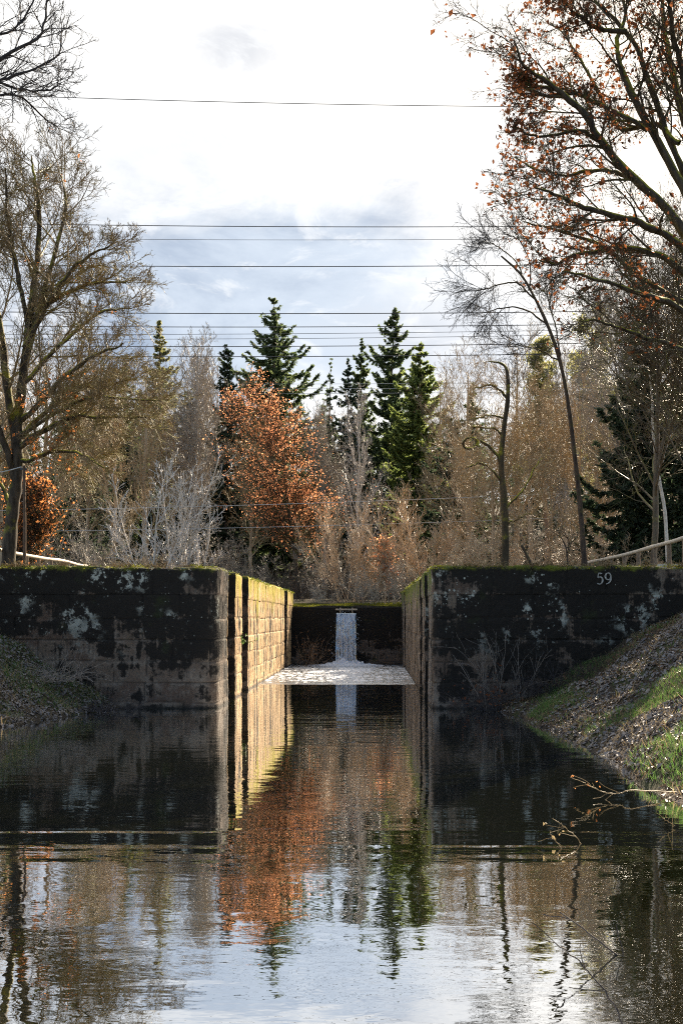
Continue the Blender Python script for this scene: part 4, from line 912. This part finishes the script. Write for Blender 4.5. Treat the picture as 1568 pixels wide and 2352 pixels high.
YR = 30.
oakR, lv = limbs_tree('oak_tree', 'great oak at the right edge with russet leaves and sunlit mossy limbs', 'oak', YR, [
    (0.420, 0.182, 0, [(1690, 1330), (1680, 1100), (1665, 900), (1645, 720), (1625, 600)]),
    (0.117, 0.021, -2, [(1640, 640), (1540, 548), (1470, 515), (1390, 495), (1335, 478), (1280, 445), (1230, 430)]),
    (0.133, 0.021, -1, [(1635, 640), (1530, 480), (1445, 400), (1382, 320), (1340, 255), (1270, 200), (1210, 160), (1185, 100)]),
    (0.125, 0.021, 1, [(1640, 600), (1545, 400), (1480, 290), (1420, 180), (1400, 100), (1415, 30), (1395, -60)]),
    (0.109, 0.021, 2, [(1640, 560), (1548, 330), (1500, 200), (1460, 90), (1380, 0), (1300, -60)]),
    (0.125, 0.035, 3, [(1645, 560), (1565, 260), (1532, 100), (1512, -50)]),
    (0.109, 0.035, -2, [(1650, 520), (1582, 200), (1558, 50), (1560, -80)]),
    (0.094, 0.014, 2, [(1650, 740), (1560, 690), (1470, 640), (1385, 565), (1285, 530), (1220, 515)]),
    (0.101, 0.014, 0, [(1640, 680), (1540, 600), (1450, 572), (1340, 582), (1280, 608), (1230, 600)]),
    (0.101, 0.021, -3, [(1655, 780), (1545, 692), (1500, 680), (1400, 645), (1290, 622)]),
    (0.062, 0.014, 1, [(1485, 300), (1380, 240), (1310, 212), (1240, 228), (1190, 236)]),
    (0.070, 0.014, -2, [(1440, 70), (1370, 60), (1310, 15), (1260, -50)]),
    (0.062, 0.014, -1, [(1405, 345), (1330, 302), (1230, 312), (1180, 295)]),
    (0.062, 0.014, 2, [(1460, 410), (1380, 385), (1310, 400), (1240, 385), (1180, 360)]),
    (0.047, 0.014, -1, [(1275, 205), (1220, 205), (1180, 175)]),
    (0.078, 0.014, 3, [(1560, 330), (1500, 290), (1420, 300), (1360, 200), (1310, 110), (1260, 60)]),
    (0.078, 0.014, -3, [(1648, 820), (1560, 800), (1470, 770), (1380, 740), (1320, 735)]),
    ], [dict(k=16, lf=.30, t0=.2, t1=.98, ang=.75, n=9, jit=.13, up=.02, taper=.35, rf=.42, rmin=.010),
        dict(k=8, lf=.46, t0=.12, t1=.98, ang=.7, n=7, jit=.16, up=.02, taper=.3, rf=.5, rmin=.007),
        dict(k=6, lf=.5, t0=.1, t1=.98, ang=.7, n=5, jit=.16, up=.02, taper=.2, rf=.55, rmin=.005),
        dict(k=3, lf=.5, t0=.2, t1=.98, ang=.6, n=4, jit=.15, up=.02, taper=.2, rf=.6, rmin=.0038)], M_OAK, M_OAKTWIG, at(1690, 1318, YR), trunk_n=1)
Q = ends(lv[1][0], .14, 4); Q2 = ends(lv[2][0], .11, 3); Q = np.concatenate([Q, Q2]); zw = Q[:, 2] + at(1690, 1318, YR)[2]; Q = Q[rng.random(len(Q)) < np.clip((zw - 8) / 9, .10, .42)]
put(oakR, 'leaves', leaf_cards(np.repeat(Q, 3, 0), .056, .13), M_OAKLEAF)

# rust red tree in the centre
def red_tree(px, ytop, Y, halfpx, label, mat, leafmat_, nleaf, lsize, name='beech_tree', t0=.3, lean=0.0):
    b = base_at(px, Y); H = hgt_to(ytop, Y); half = halfpx * Y / F
    root = empty(name, b, 0, label, 'autumn tree')
    tr, br, lv = bare_tree_g(H * .88, H * .012, 50, half * 1.75, 10, 6, 3, ang=1.0, up=.06, t0=t0, fork=2, rmin=.008, lean=lean)
    put(root, 'trunk', tr, mat, True); put(root, 'crown', br, mat)
    Q = np.concatenate([ends(lv[1][0], 1., 4), ends(lv[2][0], 1., 3)]); Q = Q[rng.permutation(len(Q))[:nleaf]]
    put(root, 'leaves', leaf_cards(Q, lsize, .12, shape='rhomb'), leafmat_); return root
red_tree(690, 895, 66, 106, 'rust red leafed tree standing in the middle behind the weir', M_OAKTWIG, M_REDLEAF, 15000, .040, lean=-.12, t0=.16)
red_tree(72, 1085, 46, 62, 'small tree of bright orange leaves behind the wooden pole', M_DARKBARK, M_ORANGELEAF, 4500, .045, t0=.15)
red_tree(884, 1225, 55, 26, 'small sapling with pinkish red leaves beside the tall pale bush', M_BUSH, M_REDLEAF, 900, .05, t0=.2)

# leaning slender tree
leanT, lv = limbs_tree('leaning_tree', 'slender dark tree leaning left with a sparse arching top', 'leaning tree', 42., [
    (.105, .03, 0, [(1342, 1310), (1338, 1250), (1330, 1150), (1318, 1040), (1303, 920), (1285, 830), (1262, 760), (1230, 690), (1195, 630), (1150, 588)]),
    (.035, .012, .5, [(1290, 850), (1272, 760), (1262, 700), (1250, 640)]),
    (.035, .012, -1, [(1232, 692), (1180, 650), (1120, 660), (1085, 668)]),
    (.035, .012, 1, [(1255, 745), (1200, 715), (1140, 718), (1112, 735)]),
    (.03, .012, 1, [(1200, 636), (1180, 590), (1130, 560), (1105, 550)]),
    (.03, .012, -1, [(1285, 830), (1230, 790), (1175, 790)]),
    (.03, .012, 0, [(1215, 665), (1215, 610), (1190, 560), (1160, 540)]),
    ], [dict(k=14, ln=1.8, t0=.5, t1=.98, ang=.75, n=8, jit=.13, up=.0, taper=.3, rf=.5, rmin=.009),
        dict(k=9, lf=.5, t0=.15, t1=.98, ang=.7, n=6, jit=.15, up=.0, taper=.3, rf=.55, rmin=.006),
        dict(k=5, lf=.5, t0=.1, t1=.98, ang=.7, n=5, jit=.15, up=.0, taper=.2, rf=.6, rmin=.0045)], M_DARKBARK, M_DARKTWIG, at(1342, 1312, 42.), trunk_n=1)
# mossy tree with a looped bough
th_ = np.linspace(0, 2 * pi, 9)
loop = [(1078 + 17 * math.cos(t + .4), 1018 + 12 * math.sin(t + .4)) for t in th_]
mossT, lv = limbs_tree('mossy_tree', 'crooked moss covered tree with boughs to the left, one curled in a loop', 'mossy tree', 44., [
    (.16, .018, 0, [(1158, 1315), (1160, 1240), (1157, 1150), (1150, 1060), (1157, 980), (1165, 920), (1164, 855), (1150, 835), (1120, 830)]),
    (.07, .03, -1, [(1150, 1070), (1138, 1040), (1110, 1018), (1090, 1010)] + loop),
    (.05, .02, .5, [(1157, 1000), (1130, 988), (1100, 990), (1078, 992)]),
    (.045, .02, 1, [(1161, 960), (1135, 955), (1105, 958), (1075, 965)]),
    (.06, .02, 0, [(1165, 915), (1150, 890), (1125, 878), (1098, 882)]),
    (.05, .02, -1, [(1155, 1115), (1130, 1085), (1100, 1070), (1075, 1078)]),
    (.045, .02, 1, [(1165, 1165), (1190, 1140), (1215, 1090), (1240, 1060)]),
    (.04, .02, 0, [(1160, 1210), (1190, 1190), (1225, 1180)]),
    ], [dict(k=14, lf=.40, t0=.2, t1=.98, ang=.8, n=8, jit=.16, up=.03, taper=.3, rf=.4, rmin=.008),
        dict(k=6, lf=.5, t0=.15, t1=.98, ang=.7, n=6, jit=.17, up=.03, taper=.3, rf=.55, rmin=.006),
        dict(k=4, lf=.5, t0=.1, t1=.98, ang=.7, n=5, jit=.15, up=.03, taper=.2, rf=.6, rmin=.0045)], M_MOSSBARK, M_BARE, at(1158, 1316, 44.), trunk_n=1)
# small pale birch trunk before the dark spruce, dead stump and dark shrub on the wall top
limbs_tree('birch_tree', 'thin pale leaning birch trunk before the black green spruce', 'birch', 46., [
    (.075, .03, 0, [(1532, 1290), (1526, 1180), (1516, 1120), (1506, 1060), (1498, 990), (1496, 920), (1490, 860)]),
    (.02, .01, 0, [(1510, 1080), (1530, 1040), (1540, 1000)])],
    [dict(k=14, ln=1.2, t0=.4, t1=.98, ang=.7, n=7, jit=.12, up=.03, taper=.3, rf=.4, rmin=.007), dict(k=6, lf=.5, t0=.1, t1=.98, ang=.7, n=5, jit=.12, up=.03, taper=.3, rf=.5, rmin=.005)], M_BIRCH, M_BARE, at(1532, 1292, 46.), trunk_n=1)
limbs_tree('dead_stump', 'short twisted dead stump on the right wall top', 'stump', 38., [
    (.06, .045, 0, [(1222, 1312), (1215, 1290), (1205, 1268), (1197, 1252)]), (.03, .014, 0, [(1206, 1272), (1208, 1258), (1216, 1246)])],
    [dict(k=4, ln=.2, t0=.5, t1=.98, ang=.8, n=4, jit=.2, up=.0, taper=.3, rf=.5, rmin=.007)], M_DARKBARK, M_DARKBARK, at(1222, 1313, 38.), trunk_n=1)
limbs_tree('dark_shrub', 'small forked dark shrub on the right wall top beside the leaning trunk', 'shrub', 38., [
    (.035, .016, 0, [(1304, 1312), (1302, 1285), (1298, 1255), (1285, 1230)]), (.025, .01, .3, [(1301, 1270), (1312, 1250), (1325, 1225), (1328, 1205)]), (.02, .01, -.3, [(1299, 1260), (1290, 1240), (1265, 1228)])],
    [dict(k=8, ln=.6, t0=.3, t1=.98, ang=.6, n=6, jit=.14, up=.06, taper=.3, rf=.5, rmin=.006), dict(k=4, lf=.5, t0=.2, t1=.98, ang=.6, n=5, jit=.14, up=.06, taper=.3, rf=.6, rmin=.0045)], M_DARKBARK, M_DARKBARK, at(1304, 1313, 38.), trunk_n=1)

# ------------------------------------------------------------------ banks: litter, grass, brambles
def scatter(n, x0, x1, y0, y1, zmin=.0, pw=1.0):
    X = rng.uniform(x0, x1, n); Y = y0 + (y1 - y0) * rng.random(n) ** pw; Z = height(X, Y); k = Z > zmin
    return np.stack([X, Y, Z], 1)[k]
def flat_leaves(P, size, gg=None):
    N = len(P); e = .05
    n_ = norm(np.stack([-(height(P[:, 0] + e, P[:, 1]) - P[:, 2]) / e, -(height(P[:, 0], P[:, 1] + e) - P[:, 2]) / e, np.ones(N)], 1) + rng.normal(size=(N, 3)) * .32)
    U = norm(np.cross(n_, rdir(N))); V = np.cross(n_, U); s_ = size * rng.uniform(.6, 1.35, N)[:, None]
    gg = gg or G(); gg.cards(P + n_ * .012, U * s_, V * s_ * .62, 0, 'fold'); return gg
gmask = lambda P: vnoise(P[:, 0], P[:, 1], .45, 51) + .6 * vnoise(P[:, 0], P[:, 1], 1.3, 52)
PR = scatter(52000, 2.6, 12, 6, 26.4, .0, .75)
a = gmask(PR) + rng.normal(size=len(PR)) * .12
a = a + .5 * np.maximum(vnoise(PR[:, 0], PR[:, 1], 2.1, 71), 0); LS = .038 * np.exp(rng.normal(size=len(PR)) * .25)[:, None]
tag(obj('fallen_leaves', flat_leaves(PR[a < .10], LS[a < .10]), M_LITTER), 'grey leaf litter over the right bank', 'leaf litter', kind='stuff')
k_ = (rng.random(len(PR)) < .55) & (vnoise(PR[:, 0], PR[:, 1], .9, 81) > -.12)
tag(obj('brown_leaves', flat_leaves(PR[k_] + [.03, .02, .01], .04), M_LITTER_BROWN), 'brown leaves scattered over the right bank', 'leaf litter', kind='stuff')
PG = scatter(150000, 2.6, 12, 6, 26.3, .06, .8); PG = PG[gmask(PG) + rng.normal(size=len(PG)) * .17 - np.clip(PG[:, 1] - 23.5, 0, 3) * .2 > .03]
tag(obj('grass', blades(PG, .11, .006, .6), M_GRASS), 'green grass patches on the right bank', 'grass', kind='stuff')
PD = scatter(30000, 2.6, 12, 6, 26.3, .02, .8)
tag(obj('dry_grass', blades(PD, .12, .005, 1.1), M_DRYGRASS), 'straw coloured dead grass on the right bank', 'grass', kind='stuff')
PL = scatter(26000, -12, -5.2, 14, 26.4, .0, .6)
tag(obj('fallen_leaves', flat_leaves(PL[rng.random(len(PL)) < .7], .042), M_LITTER), 'grey leaf litter over the left bank', 'leaf litter', kind='stuff')
tag(obj('dry_grass', blades(PL[rng.random(len(PL)) < .6], .2, .006, 1.2), M_DRYGRASS), 'flattened dead grass on the left bank', 'grass', kind='stuff')
PG = scatter(40000, -12, -5.2, 14, 26.3, .1, .6); PG = PG[gmask(PG) > .2]
tag(obj('grass', blades(PG, .11, .006, .6), M_GRASS), 'green grass tufts on the left bank', 'grass', kind='stuff')
# grass strips on top
PT = np.concatenate([scatter(9000, -14, XL - 1.0, 27.2, 34, 1), scatter(9000, XR + 1.0, 12, 27.2, 34, 1)])
tag(obj('grass', blades(PT[vnoise(PT[:, 0], PT[:, 1], .9, 61) > .02], .08, .006, .8), M_GRASS), 'short grass along the tops of both walls', 'grass', kind='stuff')
PT = scatter(16000, XL - .2, XR + .2, YW + .1, YW + 5, 1); PT[:, 2] = np.maximum(PT[:, 2], np.where(PT[:, 1] < YW + .5, ZT, -9))
tag(obj('grass', blades(PT, .09, .012, .6), M_MOSSTUFT), 'sunlit yellow grass along the top of the weir', 'grass', kind='stuff')

def twig_bunch(name, label, cat, loc, n, L, spread, mat, k=5, pref=(0, 0, 0), leaf=None, r=.006, seg=9, jit=.1, droop=0.0, group=None):
    root = empty(name, loc, 0, label, cat, group); d = norm(np.stack([rng.normal(size=n) * spread, rng.normal(size=n) * spread * .6, np.ones(n)], 1) + np.array(pref))
    P = np.empty((n, seg, 3)); P[:, 0] = np.stack([rng.normal(size=n) * .25, rng.normal(size=n) * .12, np.zeros(n) - .03], 1); ln = L * rng.uniform(.5, 1.1, n)
    for i in range(1, seg): d = norm(d + rng.normal(size=(n, 3)) * jit + [0, 0, droop]); P[:, i] = P[:, i - 1] + d * (ln / seg)[:, None]
    P[..., 2] = np.maximum(P[..., 2], -loc[2] + .02 - .0 * P[..., 2]) if loc[2] < .5 else P[..., 2]
    R = np.linspace(r, r * .4, seg)[None] * np.ones((n, 1)); put(root, 'trunk', G().tubes(P, R, 4), mat)  # trunk here means the loose stems
    if k:
        p2, r2 = sprout(P, R, k, .25, .97, ln * .35, .6, 6, .15, droop * .5, .3, .7, r * .35); put(root, 'crown', G().tubes(p2, r2, 3), mat)
        if leaf is not None: put(root, 'leaves', leaf_cards(ends(p2, leaf[1], 2), leaf[2], .02), leaf[0])
    return root
M_MIDTWIG2 = bark('grey_twig', (.09, .08, .07), (.17, .15, .13), 8, 0, .6)
M_PALETWIG = bark('pale_twig', (.16, .14, .12), (.28, .25, .22), 8, 0, .6)
twig_bunch('bare_shrub', 'leafless shrub with long pale stems before the right wall', 'shrub', (3.0, 25.9, .02), 15, 2.3, .32, M_MIDTWIG2, 6, (-.05, 0, .1), r=.010)
twig_bunch('bramble', 'dark bramble tangle at the foot of the right wall', 'bramble', (2.6, 25.7, .03), 60, 1.1, .9, M_DARKTWIG, 6, r=.006, droop=-.05, leaf=(M_OAKLEAF, .12, .03))
twig_bunch('bramble', 'dark bramble tangle where the right bank meets the wall', 'bramble', (4.1, 25.8, .35), 60, 1.0, 1.0, M_DARKTWIG, 6, r=.006, droop=-.05)
twig_bunch('bramble', 'dry bramble arching over the left bank beside the wall', 'bramble', (-7.0, 25.6, .7), 55, 1.1, 1.2, M_PALETWIG, 5, (.2, 0, 0), r=.005, droop=-.10)
twig_bunch('bramble', 'low dark bramble at the water edge of the left bank', 'bramble', (-5.9, 25.3, .05), 50, .8, 1.3, M_DARKTWIG, 5, r=.005, droop=-.05)
twig_bunch('dry_weed', 'dry seeded weed with brown heads at the left end of the weir', 'weed', (XL + .9, 49.6, .0), 26, 1.5, .5, M_POST, 6, (.25, 0, 0), r=.007, leaf=(M_LITTER_BROWN, .7, .035))
twig_bunch('fern_tuft', 'green fern tuft growing from the joint of the lit pier', 'fern', (XL - .01, 31.3, 1.45), 14, .35, .8, M_GRASS, 3, (.6, -.2, 0), r=.006, droop=-.1, leaf=(M_GRASS, .9, .03))
# twigs near the camera on the right
def near_twig(label, Y, pts, r=.006, k=3, leaf=None, mat=None, dy=0.0, tail=None, ln=.25):
    q = len(pts); P = smoothline([at(px, py, Y + dy * i / (q - 1)) for i, (px, py) in enumerate(pts)] + (tail or []), 34)
    root = empty('twig', P[-1], 0, label, 'twig', 'bare twigs over the water at the right bank'); P = (P - P[-1])[::-1]
    P[3:-3] += rng.normal(size=P[3:-3].shape) * .004
    R = np.linspace(r, r * .45, 34); mat = mat or M_DARKTWIG; put(root, 'stem', G().tubes(P, R, 5), mat)
    if k:
        p2, r2 = sprout(P[None], R[None], k, .4, .97, ln, .7, 7, .12, .05, .3, .7, r * .35); put(root, 'crown', G().tubes(p2, r2, 4), mat)
        if leaf: put(root, 'leaves', leaf_cards(ends(p2, .8, 2), .015, .02), leaf)
    return root
bankp = lambda x, y: np.array([x, y, gz(x, y)])
near_twig('long dark bare twig slanting down the right foreground water', 7.0, [(1285, 2095), (1340, 2135), (1420, 2195), (1500, 2245), (1568, 2288)], .009, 3, dy=.2, tail=[at(1750, 2330, 7.2), bankp(4.6, 7.4)], ln=.4)
near_twig('thin dark twig crossing the bottom right reflection', 5.6, [(1235, 2150), (1300, 2185), (1360, 2240), (1410, 2310), (1440, 2370)], .006, 3, dy=.1, tail=[at(1520, 2470, 5.7), bankp(4.7, 5.9)], ln=.3)
near_twig('short dark twig rising from the reflected sunlit strip', 8.6, [(1255, 2050), (1275, 2085), (1300, 2120), (1312, 2140)], .005, 2, tail=[at(1318, 2150, 8.6) * [1, 1, 0] + [0, 0, -.05]])
near_twig('pale dry twig with a bud rising from dark water at the right', 10.6, [(1268, 1880), (1290, 1895), (1320, 1920), (1345, 1950)], .006, 3, mat=M_DRYGRASS, tail=[at(1352, 1957, 10.6) * [1, 1, 0] + [0, 0, -.05]], leaf=M_DRYGRASS)
near_twig('pale forked dry stem left of the budding twig', 10.4, [(1262, 1908), (1268, 1925), (1285, 1942)], .006, 2, mat=M_DRYGRASS, tail=[at(1292, 1952, 10.4) * [1, 1, 0] + [0, 0, -.05]])
near_twig('dry twig with orange leaves reaching out from the right bank', 13.2, [(1335, 1795), (1355, 1805), (1390, 1820), (1425, 1822), (1450, 1815)], .007, 8, M_ORANGELEAF, M_DRYGRASS, tail=[bankp(3.6, 13.4)], ln=.3)
near_twig('short bent straw stalk at the edge of the right bank', 11.4, [(1512, 1870), (1530, 1885), (1545, 1895), (1535, 1910)], .006, 2, mat=M_DRYGRASS, tail=[at(1530, 1914, 11.4) * [1, 1, 0] + [0, 0, -.05]])
